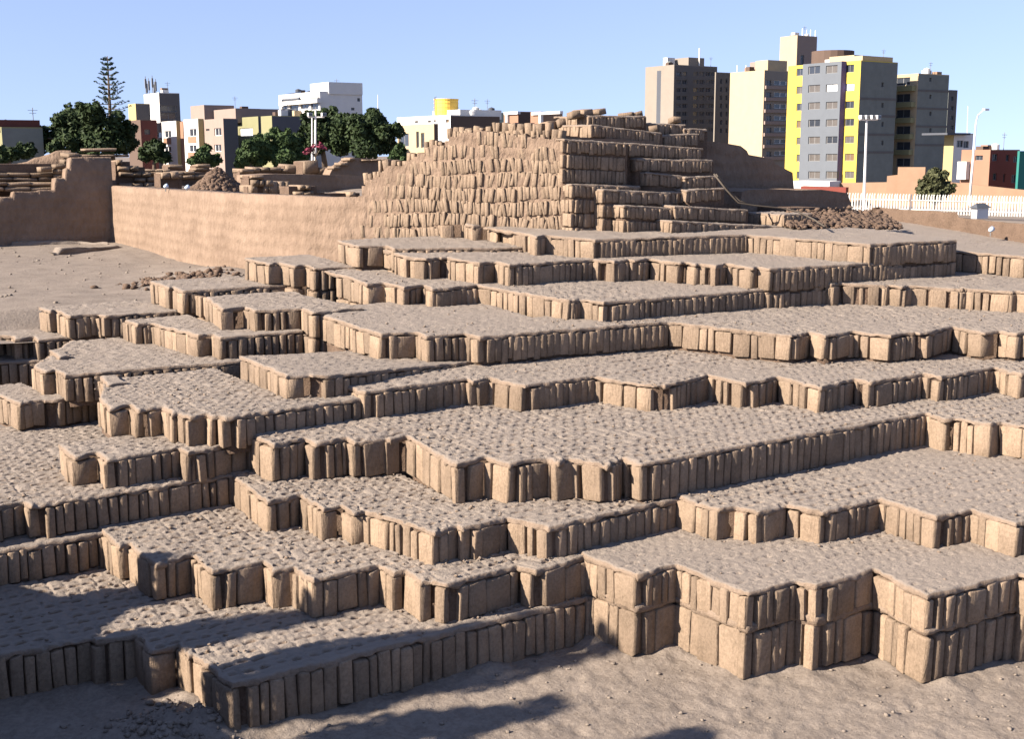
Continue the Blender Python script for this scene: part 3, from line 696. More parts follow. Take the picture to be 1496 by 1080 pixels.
# ------------------------------------------------------------------ ruins behind the long wall
def ruin(name, label, rows, V, depth, seed, hole=0.1, core=True, plane='S'):
    t = thing(name, label, 'ruin', group='ruined walls behind the plaza wall'); block_rows(t, rows, plane, V, depth, seed=seed, hole=hole)
    if core and plane == 'S':
        mb = MB()
        for q_, (x0, x1, yt, yb, w) in enumerate(rows):
            a, b = on_y((x0, yt + 2), V), on_y((x1, yb), V); mb.box((a[0] * HS, (V + 0.35 + 0.04 * q_) * HS, (7.5 - 0.03 * q_) * HS), (b[0] * HS, (V + depth + 0.03 * q_) * HS, (min(a[2], on_y((x1, yt + 2), V)[2])) * HS))
        mb.build('core', M_MORTAR, t)
    return t
ruin('ruined_wall', 'crumbling adobe courses just right of the dark end wall corner', [(170, 192, 234, 242, .8), (172, 214, 242, 250, .8), (174, 222, 251, 259, .8), (174, 226, 259, 267, .8), (175, 236, 267, 276, .8)], 101, 2.2, 21)
ruin('ruined_wall', 'low dark adobe row below the small round bush, behind the plaza wall', [(205, 250, 247, 252, .9), (215, 300, 250, 256, 1.0), (238, 320, 255, 262, 1.1)], 104, 2, 22)
ruin('ruined_wall', 'broken sunlit adobe lumps left of the gravel cone', [(236, 262, 251, 262, .9), (238, 268, 260, 268, .8), (250, 266, 266, 276, .8)], 92, 1.8, 23, hole=0.25)
ruin('ruined_wall', 'sunlit adobe stump with square blocks in front of the apartment block', [(247, 268, 240, 246, 1.2), (288, 308, 240, 246, 1.1), (286, 322, 245, 250, 1.2)], 112, 2, 24)
ruin('ruined_wall', 'ragged sunlit adobe wall end right of the gravel cone', [(366, 386, 255, 263, .7), (368, 400, 263, 273, .6), (365, 412, 270, 283, .5), (392, 425, 265, 286, .5)], 80, 1.8, 25, hole=0.15)
ruin('ruined_wall', 'low row of adobe bricks with dark gaps at the foot of the grey mud slope', [(425, 466, 270, 278, .5), (430, 478, 279, 287, .9), (478, 530, 280, 290, .5)], 74, 1.8, 26, hole=0.2)
ruin('ruined_wall', 'pale stepped adobe wall tops left of the twin pole', [(352, 372, 246, 254, .9), (369, 412, 244, 251, 1.0), (412, 424, 246, 253, .9), (418, 446, 240, 253, 2.0)], 110, 2, 27)
ruin('ruined_wall', 'sunlit square adobe block under the twin lamp pole', [(444, 466, 234, 254, 2.2), (466, 490, 244, 254, 1.0)], 108, 2.4, 28, hole=0)
def mud_face(name, label, pts, V, thick, cat='wall', mat=None, group=None):
    """a rough mud face with the outline given, standing on a plane of constant y"""
    t = thing(name, label, cat, group=group); P = [on_y(p, V) for p in pts]; n = len(P)
    v = [(p[0] * HS, V * HS, p[2] * HS) for p in P] + [((p[0] + 0.1) * HS, (V + thick) * HS, p[2] * HS) for p in P]
    f = [tuple(range(n))[::-1], tuple(range(n, 2 * n))] + [(i, (i + 1) % n, n + (i + 1) % n, n + i) for i in range(n)]
    obj('mud_face', mesh_from('mud_face', v, f, mat or M_WALL), t); return t
mud_face('ruined_wall', 'long grey shaded mud slope behind the plaza wall, left of the mound', [(365, 256), (400, 254), (460, 255), (531, 257), (540, 300), (365, 300)], 92, 3, 'ruin', group='ruined walls behind the plaza wall')
mud_face('ruined_wall', 'shaded stepped wall rising to the right behind the twin pole', [(482, 254), (486, 246), (496, 243), (508, 236), (515, 230), (560, 233), (572, 240), (572, 262), (482, 262)], 106, 2, 'ruin', group='ruined walls behind the plaza wall')
block_rows(thing('ruined_wall', 'row of pale blocks along the top of the far stepped wall', 'ruin', group='ruined walls behind the plaza wall'), [(509, 530, 230, 236, .7), (530, 572, 232, 236, 1.2), (497, 510, 237, 243, .8), (487, 498, 243, 248, .8)], 'S', 105.6, 1.5, seed=31, hole=0.15)
# gravel cone
gp = on_y((318, 281), 90); gr = []
r = random.Random(9); apex = on_y((322, 247), 90); rad = on_y((365, 281), 90)[0] - gp[0]
for _ in range(1600):
    a, q = r.uniform(0, 6.283), r.random() ** 0.5
    gr.append((gp[0] + rad * q * math.cos(a), 90 + rad * q * math.sin(a) * 0.8, gp[2] - 0.4 + (apex[2] - gp[2] + 0.4) * (1 - q) + 0.05, 0.12 + 0.2 * r.random() ** 2))
cone = thing('gravel_heap', 'grey cone-shaped heap of gravel behind the plaza wall', 'heap', tuple(x * HS for x in (gp[0], 90, gp[2])))
n = 40; v = [(0, 0, (apex[2] - gp[2]) * HS)] + [(rad * HS * math.cos(i * 6.2832 / n), 0.8 * rad * HS * math.sin(i * 6.2832 / n), -1.5 * HS) for i in range(n)]
obj('heap_core', mesh_from('heap_core', v, [(0, i + 1, (i + 1) % n + 1) for i in range(n)], M_MORTAR), cone)
g2 = scatter('gravel', [(x - gp[0], y - 90, z - gp[2], s) for x, y, z, s in gr], M_MORTAR, cone)

# ------------------------------------------------------------------ the stepped brick mound
mound = thing('brick_mound', 'tall stepped mound of stacked adobe bricks, sunlit on its left side', 'mound')
MBR = []            # (apparent size, location, rotation, scale, mesh)
def put(size, loc, rot, sc, me): MBR.append((size, loc, rot, sc, me))
rm = random.Random(77)
# sunlit flank: brick courses along a bent plan line, with a stepped upper outline
FL = np.array([(27.0, 60.0), (28.6, 56.6), (31.2, 52.6), (35.0, 47.4)])
seg = np.hypot(*(FL[1:] - FL[:-1]).T); FS = np.concatenate([[0], np.cumsum(seg)])
def fl_at(s): return np.interp(s, FS, FL[:, 0]), np.interp(s, FS, FL[:, 1])
def px_of(p):
    d = np.array(p) - ORG; w = d @ CF
    return 748 + FPX * (d @ CR) / w, 540 - FPX * (d @ CU) / w
PROF = [(495, 300), (519, 294), (525, 283), (533, 262), (545, 257), (556, 258), (557, 241), (596, 238), (597, 230), (607, 229), (608, 222), (622, 221), (623, 212), (650, 209), (655, 199), (690, 189), (715, 188), (722, 194), (824, 201), (840, 202)]
PX, PY = zip(*PROF)
def fl_top(s):
    x, y = fl_at(s); lo, hi = 8.0, 16.0; px = px_of((x, y, 11))[0]; ty = np.interp(px, PX, PY)
    for _ in range(30):
        m_ = 0.5 * (lo + hi)
        if px_of((x, y, m_))[1] > ty: lo = m_
        else: hi = m_
    return m_
ch = 0.66
ang0 = 0
for j in range(8):
    z0 = 8.6 + ch * j + 0.02; s = rm.uniform(0, 0.2)
    while s < FS[-1] - 0.1:
        w = max(0.11, rm.gauss(0.18, 0.035)); sm = s + w / 2; s += w
        if sm > FS[-1] - 0.06: break
        top = fl_top(sm)
        if z0 + ch * 0.75 > top: continue
        x, y = fl_at(sm)
        if px_of((x, y, z0))[0] < 500: continue
        x2, y2 = fl_at(min(sm + 0.3, FS[-1])); x1, y1 = fl_at(max(sm - 0.3, 0)); a = math.atan2(y2 - y1, x2 - x1)
        nx, ny = -math.sin(a), math.cos(a)
        jut = rm.uniform(-0.05, 0.08) + 0.03 * (z0 - 9) + 0.16 * max(0, (610 - px_of((x, y, z0))[0]) / 90); dep = 0.4; hg = ch * rm.uniform(0.86, 1.05); z0_ = z0 + 0.09 * math.sin(sm * 0.8 + j) + rm.gauss(0, 0.03)
        if rm.random() < 0.03: continue
        put(0.2 * hg, ((x + nx * (dep / 2 + jut)) * HS, (y + ny * (dep / 2 + jut)) * HS, (z0_ + ch / 2) * HS), (rm.gauss(0, .06), rm.gauss(0.08 * math.sin(j * 2.1), .11), a + rm.gauss(0, .05)), (w * 0.97 * HS, dep * HS, hg * HS), rm.choice(BRICKS2))
core = MB()
n_ = 70; prev = None
for i in range(n_ + 1):
    s = FS[-1] * i / n_; x, y = fl_at(s); t = fl_top(s) - 0.08
    cur = (x + 0.10, y + 0.08, t)
    if prev:
        tt = 0.5 * (t + prev[2]) + 0.05 * math.sin(i * 1.7)
        a = (prev[0] * HS, prev[1] * HS, 8 * HS); b = (cur[0] * HS, cur[1] * HS, 8 * HS); c_ = (cur[0] * HS, cur[1] * HS, tt * HS); d_ = (prev[0] * HS, prev[1] * HS, tt * HS)
        bk = 7 * HS; e = (c_[0] + bk, c_[1] + 2 * HS, tt * HS); f_ = (d_[0] + bk, d_[1] + 2 * HS, tt * HS)
        core.quad(a, b, c_, d_); core.quad(d_, c_, e, f_); core.quad(a, d_, f_, (f_[0], f_[1], 8 * HS)); core.quad(c_, b, (e[0], e[1], 8 * HS), e)
    prev = cur
core.build('flank_core', M_WALL, mound)
# rounded lumps along the stepped upper outline of the flank
for (x0, x1, y) in [(533, 556, 258), (557, 596, 241), (597, 622, 229), (623, 652, 212), (655, 720, 192), (722, 800, 186), (724, 822, 197)]:
    px = x0
    while px < x1 - 2:
        w = rm.uniform(5, 12); s_ = np.interp(px + w / 2, [px_of((*fl_at(q), 12))[0] for q in np.linspace(0, FS[-1], 40)], np.linspace(0, FS[-1], 40)); x, y_ = fl_at(s_)
        p = ORG + ray((px + w / 2, y + 3)) * (np.hypot(x, y_) / np.hypot(*ray((px + w / 2, y + 3))[:2])) * 1.012
        put(0.3, (p[0] * HS, p[1] * HS, p[2] * HS), (0, rm.gauss(0, .1), -0.9 + rm.gauss(0, .1)), (w / 30 * HS * 0.95, 0.7 * HS, rm.uniform(0.5, 0.75) * HS), rm.choice(BRICKS)); px += w
def mstep(V, x0, x1, y0, y1, zb, Llen=1.5, nc=1, seed=0, w0=0.24, back=3.0, course=0.66, lx=None):
    """one step of the mound: a shaded front from x0 to x1 (image columns) with a sunlit end of length Llen on its left"""
    a, b = on_y((x0, y0), V), on_y((x1, y1), V); k = (b[2] - a[2]) / max(0.3, b[0] - a[0])
    zf = lambda U, Vv: a[2] + k * (np.clip(U, a[0] - 1, b[0] + 1) - a[0]) + 0 * Vv
    if lx is not None: Llen = abs(on_x((lx, y0), a[0])[1] - V)
    uv = [(a[0], V + Llen), (a[0], V), (b[0], V)]
    c = make_chain(zf, 'L', None, 0.05, 0.1, uv=uv)
    CH['_m'] = c
    terrace_cap(mound, c, [], V + max(back, Llen), 0.16, 9000 + seed, lip=0.10, soft=0.3, thick=0.13)
    wall_core(mound, c, max(0.5, a[2] - zb), inset=0.10, ztop=0.06)
    for cs in range(nc):
        for (p, q, t) in (((a[0], V + Llen), (a[0], V), 'L'), ((a[0], V), (b[0], V), 'S')):
            L = abs(p[0] - q[0]) + abs(p[1] - q[1]); s = 0 if t == 'L' else 0.2
            while s < L - 0.08:
                w = rm.gauss(w0, 0.035) if rm.random() > 0.12 else rm.uniform(0.35, 0.5); w = min(w, L - s); sm = s + w / 2; s += w
                u, v = p[0] + (q[0] - p[0]) * sm / L, p[1] + (q[1] - p[1]) * sm / L
                (xx,), (yy,) = warp(c, [u], [v]); dep = rm.uniform(.35, .5) if t == 'S' else 0.2; o = dep / 2 + rm.uniform(-.05, .04); zt = float(zf(xx, yy)) - 0.10 - cs * course; hg = course * rm.uniform(0.82, 0.97) - (0.06 if cs == 0 else 0)
                put(0.25 * hg if t == 'S' else .22 * hg, ((xx + (o if t == 'L' else 0)) * HS, (yy + (o if t == 'S' else 0)) * HS, (zt - hg / 2) * HS), (rm.gauss(0, .03), rm.gauss(0, .05), (0 if t == 'S' else math.pi / 2) + rm.gauss(0, .04)), (w * 0.9 * HS, dep * HS, hg * HS), rm.choice(BRICKS))
mstep(47.4, 824, 914, 202, 208, 8.2, 0.3, 3, 1, back=5)
mstep(48.0, 914, 1025, 208, 216, 8.2, 0.4, 1, 2, back=4)
mstep(49.4, 863, 965, 181, 193, 8.2, lx=782, seed=3)
mstep(50.8, 860, 941, 168, 169, 8.2, lx=820, seed=4)
mstep(50.2, 966, 1020, 197, 195, 8.2, 0.8, 1, 5)
mstep(51.5, 943, 1000, 179, 181, 8.2, 0.8, 1, 6)
mstep(51.3, 1000, 1032, 187, 188, 8.2, 0.6, 1, 7)
mstep(47.6, 930, 1040, 231, 233, 8.2, 0.5, 1, 8)
mstep(47.2, 945, 1003, 251, 257, 8.2, 0.5, 1, 9)
mstep(46.9, 1001, 1046, 258, 256, 8.2, 0.5, 1, 10)
mstep(46.7, 976, 1004, 279, 279, 8.2, 0.4, 1, 11)
mstep(46.3, 1003, 1056, 277, 274, 8.2, 0.6, 1, 12)
mstep(46.9, 836, 934, 268, 271, 8.2, lx=818, nc=4, seed=13)
mstep(46.3, 881, 980, 276, 281, 8.2, lx=837, nc=4, seed=14, w0=0.36)
mstep(45.5, 911, 988, 299, 304, 8.2, lx=881, nc=4, seed=15)
mstep(45.3, 986, 1092, 300, 306, 8.2, 0.8, nc=4, seed=16, w0=0.34)
mstep(44.3, 1145, 1186, 313, 311, 8.2, lx=1088, nc=4, seed=17, w0=0.34)
mstep(44.4, 982, 1152, 322, 331, 8.2, lx=912, nc=4, seed=18, w0=0.36, back=2.5)
for (x, y, w, h, V_) in [(852, 165, 22, 8, 51.6), (872, 164, 18, 7, 51.8), (838, 168, 14, 8, 51.4), (915, 168, 16, 5, 51.9), (930, 168, 14, 6, 51.7), (985, 176, 14, 7, 52.2), (800, 184, 16, 9, 52.6), (818, 181, 12, 9, 52.2), (955, 190, 14, 8, 50.4)]:
    p = on_y((x, y), V_); put(0.5, (p[0] * HS, V_ * HS, p[2] * HS), (rm.gauss(0, .1), rm.gauss(0, .12), rm.gauss(0, .3)), (w / 29 * HS, 0.8 * HS, h / 29 * 1.3 * HS), rm.choice(BRICKS))
# a band of bricks along the foot, curving into the shade
MBR.sort(key=lambda t: -t[0])
for k, (sz, loc, rot, sc, me) in enumerate(MBR[:300]):
    ob = bpy.data.objects.new('brick', me); ob.location, ob.rotation_euler, ob.scale = loc, rot, sc; COL.objects.link(ob); ob.parent = mound
vs, fs, nn = [], [], 0
from mathutils import Euler
for (sz, loc, rot, sc, me) in MBR[300:]:
    R_ = np.array(Euler(rot).to_matrix()); v = np.array([q.co for q in me.vertices]) * np.array(sc); vs.append(v @ R_.T + np.array(loc))
    fs += [tuple(i + nn for i in p.vertices) for p in me.polygons]; nn += len(v)
ms = obj('brick_courses', mesh_from('brick_courses', np.concatenate(vs).tolist(), fs, M_BRICK, True), mound); ms['kind'] = 'stuff'
print('mound bricks', len(MBR))
# rough dark mud wall and rubble on the right shoulder
mud_face('mud_bank', 'dark rough mud bank sloping down to the right of the mound', [(1020, 206), (1048, 207), (1082, 213), (1091, 220), (1094, 226), (1128, 232), (1134, 240), (1158, 252), (1160, 275), (1170, 300), (1010, 300)], 53.5, 6, 'bank')
mud_face('mud_bank', 'low brown broken mud ridge below the dark bank', [(1084, 280), (1095, 277), (1130, 276), (1165, 278), (1200, 277), (1238, 282), (1244, 300), (1248, 330), (1080, 320)], 49.5, 4, 'bank')
r = random.Random(12); pts = []
for _ in range(2200):
    px, py = r.uniform(1150, 1320), r.gauss(322, 6.5)
    if py < 303 or py > 334 or px > 1245 + (py - 285) * 1.6: continue
    Y = 48.5 - (py - 285) * 0.11; p = on_y((px, py), Y); pts.append((p[0], Y, min(p[2], 11.2), 0.06 + 0.17 * r.random() ** 3))
tag(scatter('rubble_slope', pts, M_MORTAR), 'slope of broken bricks and rubble right of the mound', 'rubble')
mud_face('mud_bank', 'brown foot of the rubble slope right of the mound', [(1150, 304), (1200, 303), (1248, 306), (1285, 316), (1318, 332), (1316, 345), (1150, 345)], 47.2, 3, 'bank', M_MORTAR)
# hose lying down the shoulder
hp = [on_y(p, 44 + q) for p, q in (((1043, 254), 2.2), ((1060, 276), 1.6), ((1078, 296), 1.3), ((1100, 300), 0.9), ((1140, 304), 0.5), ((1165, 309), 0.1), ((1188, 320), -1.0), ((1205, 331), -2.2))]
hs = MB().tube([tuple(p * HS) for p in hp], 0.012, 6)
M_HOSE = plain('grey_hose', (0.07, 0.058, 0.046))
tag(hs.build('hose', M_HOSE, smooth=True), 'thin dusty hose hanging down the right shoulder of the mound', 'hose')
hp2 = [on_y(p, 44 + q) for p, q in (((1046, 254), 2.3), ((1066, 280), 1.6), ((1080, 293), 1.3), ((1098, 299), 0.95))]
tag(MB().tube([tuple(p * HS) for p in hp2], 0.009, 6).build('rope', M_HOSE, smooth=True), 'short rope beside the dusty hose on the mound', 'rope')
# low dark wall in front of the white fence
lwl = thing('low_wall', 'low dark adobe wall running below the white picket fence', 'wall')
A = [on_z((px, py), 8.4) for px, py in ((1285, 329), (1400, 340), (1520, 353))]
def lw_top(s): return 9.42 if s < np.hypot(A[1][0] - A[0][0], A[1][1] - A[0][1]) else 9.15
ribbon_wall(lwl, 'wall_face', [(p[0], p[1]) for p in A], lambda s: 7.5, lw_top, (0.5, 0.85), 1.6, M_MORTAR, step=0.2, seed=44, rough=0.12)

# ------------------------------------------------------------------ the town behind
ZG = -2.6                                  # metres: the streets lie lower than the ruin
M_GLASS = plain('window_glass', (0.03, 0.035, 0.045), 0.12, 0.6, 0.3)
M_CURT = plain('curtained_glass', (0.085, 0.078, 0.072), 0.3, 0.4, 0.35, 1.2)
M_BLIND = plain('white_blind', (0.78, 0.78, 0.76), 0.6)
M_WOODB = plain('brown_shutter', (0.12, 0.08, 0.045), 0.7, var=0.25, scale=8)
M_FRAME = plain('window_frame', (0.16, 0.16, 0.16), 0.5)
M_WFRAME = plain('white_frame', (0.7, 0.7, 0.68), 0.5)
def wallm(name, c, var=0.10): return plain(name, c, 0.85, 0.15, var, 0.8, bump=0.05)
W_YEL = wallm('yellow_paint', (0.437, 0.336, 0.063)); W_BLUE = wallm('blue_grey_paint', (0.100, 0.112, 0.128)); W_PURP = wallm('violet_paint', (0.097, 0.079, 0.193))
W_CREAM = wallm('cream_paint', (0.339, 0.272, 0.176)); W_BEIGE = wallm('beige_concrete', (0.190, 0.168, 0.142)); W_GREY = wallm('raw_concrete', (0.139, 0.151, 0.139), 0.22); W_DGREY = wallm('dark_concrete', (0.105, 0.099, 0.094), 0.18)
W_WHITE = wallm('white_paint', (0.546, 0.538, 0.513)); W_LYEL = wallm('pale_yellow_paint', (0.302, 0.252, 0.126)); W_PINK = wallm('pinkish_beige', (0.218, 0.170, 0.145)); W_SLATE = wallm('slate_paint', (0.066, 0.072, 0.085))
W_OLIVE = wallm('olive_paint', (0.181, 0.176, 0.097)); W_RED = wallm('red_paint', (0.168, 0.046, 0.035)); W_ORANGE = wallm('orange_wall', (0.227, 0.130, 0.088)); W_TAN = wallm('tan_brick_wall', (0.218, 0.142, 0.094), 0.18); W_MAR = wallm('maroon_paint', (0.092, 0.034, 0.029)); W_TEAL = wallm('teal_paint', (0.024, 0.133, 0.115)); W_BROWN = wallm('brown_wall', (0.091, 0.064, 0.051))
_fr = MB()
for a, b in (((-.5, -.06, -.5), (-.44, .06, .5)), ((.44, -.06, -.5), (.5, .06, .5)), ((-.44, -.06, -.5), (.44, .06, -.44)), ((-.44, -.06, .44), (.44, .06, .5)), ((-.02, -.05, -.44), (.02, .05, .44))): _fr.box(a, b)
FRAME_ME = mesh_from('window', _fr.v, _fr.f, M_FRAME); WFRAME_ME = mesh_from('window_white', _fr.v, _fr.f, M_WFRAME)
_pn = MB().box((-.47, -.02, -.47), (.47, .02, .47)); PANES = {}
def pane_me(mat):
    if mat.name not in PANES: PANES[mat.name] = mesh_from('pane', _pn.v, _pn.f, mat)
    return PANES[mat.name]
def face(px, plane, val):                # metres on a vertical plane (plane 'L': x = val, 'S': y = val)
    p = on_x(px, val / HS) if plane == 'L' else on_y(px, val / HS); return p * HS
def wall_with_holes(root, plane, val, a0, a1, z0, z1, holes, mat, name='wall', reveal=0.22):
    """a wall on a vertical plane with rectangular openings; holes (a0,a1,z0,z1,pane material)"""
    A = sorted(set([a0, a1] + [min(max(h[i], a0), a1) for h in holes for i in (0, 1)])); Z = sorted(set([z0, z1] + [min(max(h[i], z0), z1) for h in holes for i in (2, 3)]))
    mb = MB(); P = (lambda a, z, d=0.0: (val + d, a, z)) if plane == 'L' else (lambda a, z, d=0.0: (a, val + d, z))
    def q(a, b, c, d):
        if plane == 'L': mb.quad(d, c, b, a)
        else: mb.quad(a, b, c, d)
    for i in range(len(A) - 1):
        for j in range(len(Z) - 1):
            am, zm = (A[i] + A[i + 1]) / 2, (Z[j] + Z[j + 1]) / 2
            if any(h[0] < am < h[1] and h[2] < zm < h[3] for h in holes): continue
            q(P(A[i], Z[j]), P(A[i + 1], Z[j]), P(A[i + 1], Z[j + 1]), P(A[i], Z[j + 1]))
    for h in holes:
        q(P(h[0], h[2]), P(h[0], h[2], reveal), P(h[0], h[3], reveal), P(h[0], h[3])); q(P(h[1], h[2], reveal), P(h[1], h[2]), P(h[1], h[3]), P(h[1], h[3], reveal))
        q(P(h[0], h[3], reveal), P(h[1], h[3], reveal), P(h[1], h[3]), P(h[0], h[3])); q(P(h[0], h[2]), P(h[1], h[2]), P(h[1], h[2], reveal), P(h[0], h[2], reveal))
    w = mb.build(name, mat, root)
    for h in holes:
        c = P((h[0] + h[1]) / 2, (h[2] + h[3]) / 2, reveal); f = obj('window', WFRAME_ME if (len(h) > 5 and h[5]) else FRAME_ME, root, c, (0, 0, 0 if plane == 'S' else math.pi / 2), (h[1] - h[0], 1, h[3] - h[2]))
        p = obj('pane', pane_me(h[4]), f, (0, 0.02, 0))
    return w
class Bld:
    """a block: corner column, left (sunlit) column and right (shaded) column in the picture, D metres away"""
    def __init__(s, name, label, xc, yt, D, x0, x2, matL, matS, cat='building', zb=ZG, winL=(), winS=(), roof=None, parent=None, holesL=(), par=0.5, group=None):
        p = on_depth((xc, yt), D); s.X, s.Y, s.Z = p; s.zb = zb
        s.y1 = face((x0, yt), 'L', s.X)[1] if x0 < xc - 1 else s.Y + 0.3; s.x1 = face((x2, yt), 'S', s.Y)[0] if x2 > xc + 1 else s.X + 0.3
        s.root = parent or thing(name, label, cat, (0, 0, 0), 0, group)
        hL = [s.hole('L', *w) for w in winL]; hS = [s.hole('S', *w) for w in winS]
        wall_with_holes(s.root, 'L', s.X, s.Y, s.y1, zb, s.Z, hL, matL); wall_with_holes(s.root, 'S', s.Y, s.X, s.x1, zb, s.Z, hS, matS, 'side_wall')
        mb = MB().box((s.X + 0.35, s.Y + 0.35, zb), (max(s.x1, s.X + 0.4) - 0.002, max(s.y1, s.Y + 0.4) - 0.002, s.Z - 0.35)); mb.build('core', roof or matS, s.root)
        pp = MB(); t = 0.3
        for a, b in (((s.X, s.Y + t, s.Z - .4), (s.X + t, s.y1, s.Z + .12)), ((s.X - .003, s.Y - .003, s.Z - .4), (s.x1, s.Y + t, s.Z + .125))): pp.box((a[0] + .004, a[1] + .004, a[2]), b)
        pp.build('parapet', matL, s.root)
        if parent is None and s.x1 - s.X > 3 and s.y1 - s.Y > 3:
            rr_ = random.Random(int(xc * 7))
            for _ in range(3):
                tx, ty, hh = s.X + 1 + (s.x1 - s.X - 2) * rr_.random(), s.Y + 1 + (s.y1 - s.Y - 2) * rr_.random(), rr_.uniform(0.5, 1.1)
                if rr_.random() < 0.5:
                    n = 12; v = [(tx + .5 * math.cos(i * 6.2832 / n), ty + .5 * math.sin(i * 6.2832 / n), z) for z in (s.Z - .36, s.Z + hh) for i in range(n)] + [(tx, ty, s.Z + hh + .2)]
                    obj('roof_tank', mesh_from('roof_tank', v, [(i, (i + 1) % n, n + (i + 1) % n, n + i) for i in range(n)] + [(n + i, n + (i + 1) % n, 2 * n) for i in range(n)], rr_.choice((W_SLATE, W_WHITE, W_GREY))), s.root)
                else: MB().box((tx - .6, ty - .5, s.Z - .36), (tx + .6, ty + .5, s.Z + hh)).build('roof_hut', rr_.choice((W_TAN, W_WHITE, W_BROWN)), s.root)
            tx, ty = s.X + (s.x1 - s.X) * rr_.random(), s.Y + 1.5; MB().tube([(tx, ty, s.Z - .36), (tx, ty, s.Z + 2.2)], .04, 5).box((tx - .5, ty - .02, s.Z + 1.9), (tx + .5, ty + .02, s.Z + 1.94)).box((tx - .35, ty - .02, s.Z + 1.6), (tx + .35, ty + .02, s.Z + 1.64)).build('aerial', M_FRAME, s.root)
    def hole(s, plane, x0, x1, y0, y1, mat=None, white=0):
        v = s.X if plane == 'L' else s.Y; q = 1 if plane == 'L' else 0; xm = (x0 + x1) / 2
        a, b = face((x0, y0), plane, v)[q], face((x1, y0), plane, v)[q]
        return (min(a, b), max(a, b), face((xm, y1), plane, v)[2], face((xm, y0), plane, v)[2], mat or M_GLASS, white)
    def box(s, name, x0, x1, yt, plane, mat, depth, inset=0.0, yb=None):
        """something standing on the roof, seen between columns x0 and x1"""
        v = (s.X if plane == 'L' else s.Y) + inset; q = 1 if plane == 'L' else 0
        a, b = sorted((face((x0, yt), plane, v)[q], face((x1, yt), plane, v)[q])); z = face(((x0 + x1) / 2, yt), plane, v)[2]; zb = s.Z - 0.3 if yb is None else face(((x0 + x1) / 2, yb), plane, v)[2]
        return (MB().box((v, a, zb), (v + depth, b, z)) if plane == 'L' else MB().box((a, v, zb), (b, v + depth, z))).build(name, mat, s.root)
rw = random.Random(4)
def pick(*m): return rw.choice(m)
# yellow and blue block
wy = []
rows = [(99, 110.5), (126, 136.8), (151, 161.5), (176, 186.5), (200.5, 211), (225.5, 236), (250.5, 261)]
by = Bld('apartment_tower', 'yellow apartment tower with a blue-grey centre bay and a bare concrete side', 1258, 89, 192, 1152, 1312, W_YEL, W_GREY,
         winL=[(1163.8, 1173, a, b, pick(M_GLASS, M_CURT, M_WOODB)) for a, b in rows] + [(1234.5, 1248, a - 5.0 + i * 0.75, b - 5.0 + i * 0.75, M_BLIND if i == 1 else pick(M_GLASS, M_CURT, M_WOODB)) for i, (a, b) in enumerate(rows)],
         winS=[(1288, 1291, y, y + 7) for y in (120, 150, 178, 205)])
Xb = by.X - 1.1; f = lambda px: face(px, 'L', Xb)
ya, yb_ = f((1229.5, 95))[1], f((1173, 95))[1]; zt = f((1200, 91.5))[2]
hb_ = []
for i, (a, b) in enumerate(rows):
    for (c0, c1, dy) in ((1181, 1198, -2.6), (1206.7, 1223.5, -3.8)):
        yy0, yy1 = f((c1, a))[1], f((c0, a))[1]; z1_, z0_ = f(((c0 + c1) / 2, a + dy * (1 - i / 6.5)))[2], f(((c0 + c1) / 2, b + dy * (1 - i / 6.5)))[2]
        hb_.append((yy0, yy1, z0_, z1_, M_BLIND if (i == 1 and c0 > 1200) else pick(M_GLASS, M_CURT, M_CURT, M_WOODB)))
wall_with_holes(by.root, 'L', Xb, ya, yb_, ZG, zt, hb_, W_BLUE, 'bay_wall')
MB().quad((Xb, ya, ZG), (by.X + .01, ya, ZG), (by.X + .01, ya, zt), (Xb, ya, zt)).build('bay_side', W_PURP, by.root)
MB().box((Xb + .01, ya + .01, zt - .3), (by.X + 1, yb_, zt - .01)).build('bay_roof', W_BLUE, by.root)
MB().box((Xb + .25, ya + .02, ZG), (by.X - .01, yb_ - .02, zt - .4)).build('bay_core', W_SLATE, by.root)
MB().box((by.X + 3, by.Y + 4, by.Z - .3), (by.X + 7, by.Y + 9, by.Z + 1.3)).box((by.X + 1.0, by.Y + 0.6, by.Z - .2), (by.x1 - .5, by.Y + 3.6, by.Z + 0.9)).build('roof_house', W_CREAM, by.root)
q0 = on_depth((1216, 96), 207); mb = MB()
n = 20; vv = [(q0[0] + 3.4 * math.cos(i * 6.2832 / n), q0[1] + 3.4 * math.sin(i * 6.2832 / n), z) for z in (by.Z - 2, on_depth((1216, 75), 207)[2]) for i in range(n)]
obj('round_penthouse', mesh_from('round_penthouse', vv, [(i, (i + 1) % n, n + (i + 1) % n, n + i) for i in range(n)] + [tuple(range(n, 2 * n))], W_BROWN), by.root)
# long slabs in the raw side wall
for y in (146, 171, 198, 224):
    z = face((1280, y), 'S', by.Y)[2]; MB().box((by.X + .02, by.Y - .05, z), (by.x1, by.Y - .004, z + .35)).build('floor_band', W_DGREY, by.root)
# cream tower behind
tw = Bld('stair_tower', 'plain cream stair tower with rooftop antennas behind the yellow tower', 1165, 52, 246, 1140, 1194, W_CREAM, W_PINK, winS=[(1170, 1175, 80, 94, M_GLASS)])
for i, x in enumerate((1172, 1178, 1184, 1191)):
    p = face((x, 52), 'S', tw.Y + 1.0 + i * .4); MB().tube([(p[0], tw.Y + 1 + i * .4, tw.Z - .5), (p[0], tw.Y + 1 + i * .4, tw.Z + 1.6)], 0.07, 5).build('antenna', M_WFRAME, tw.root)
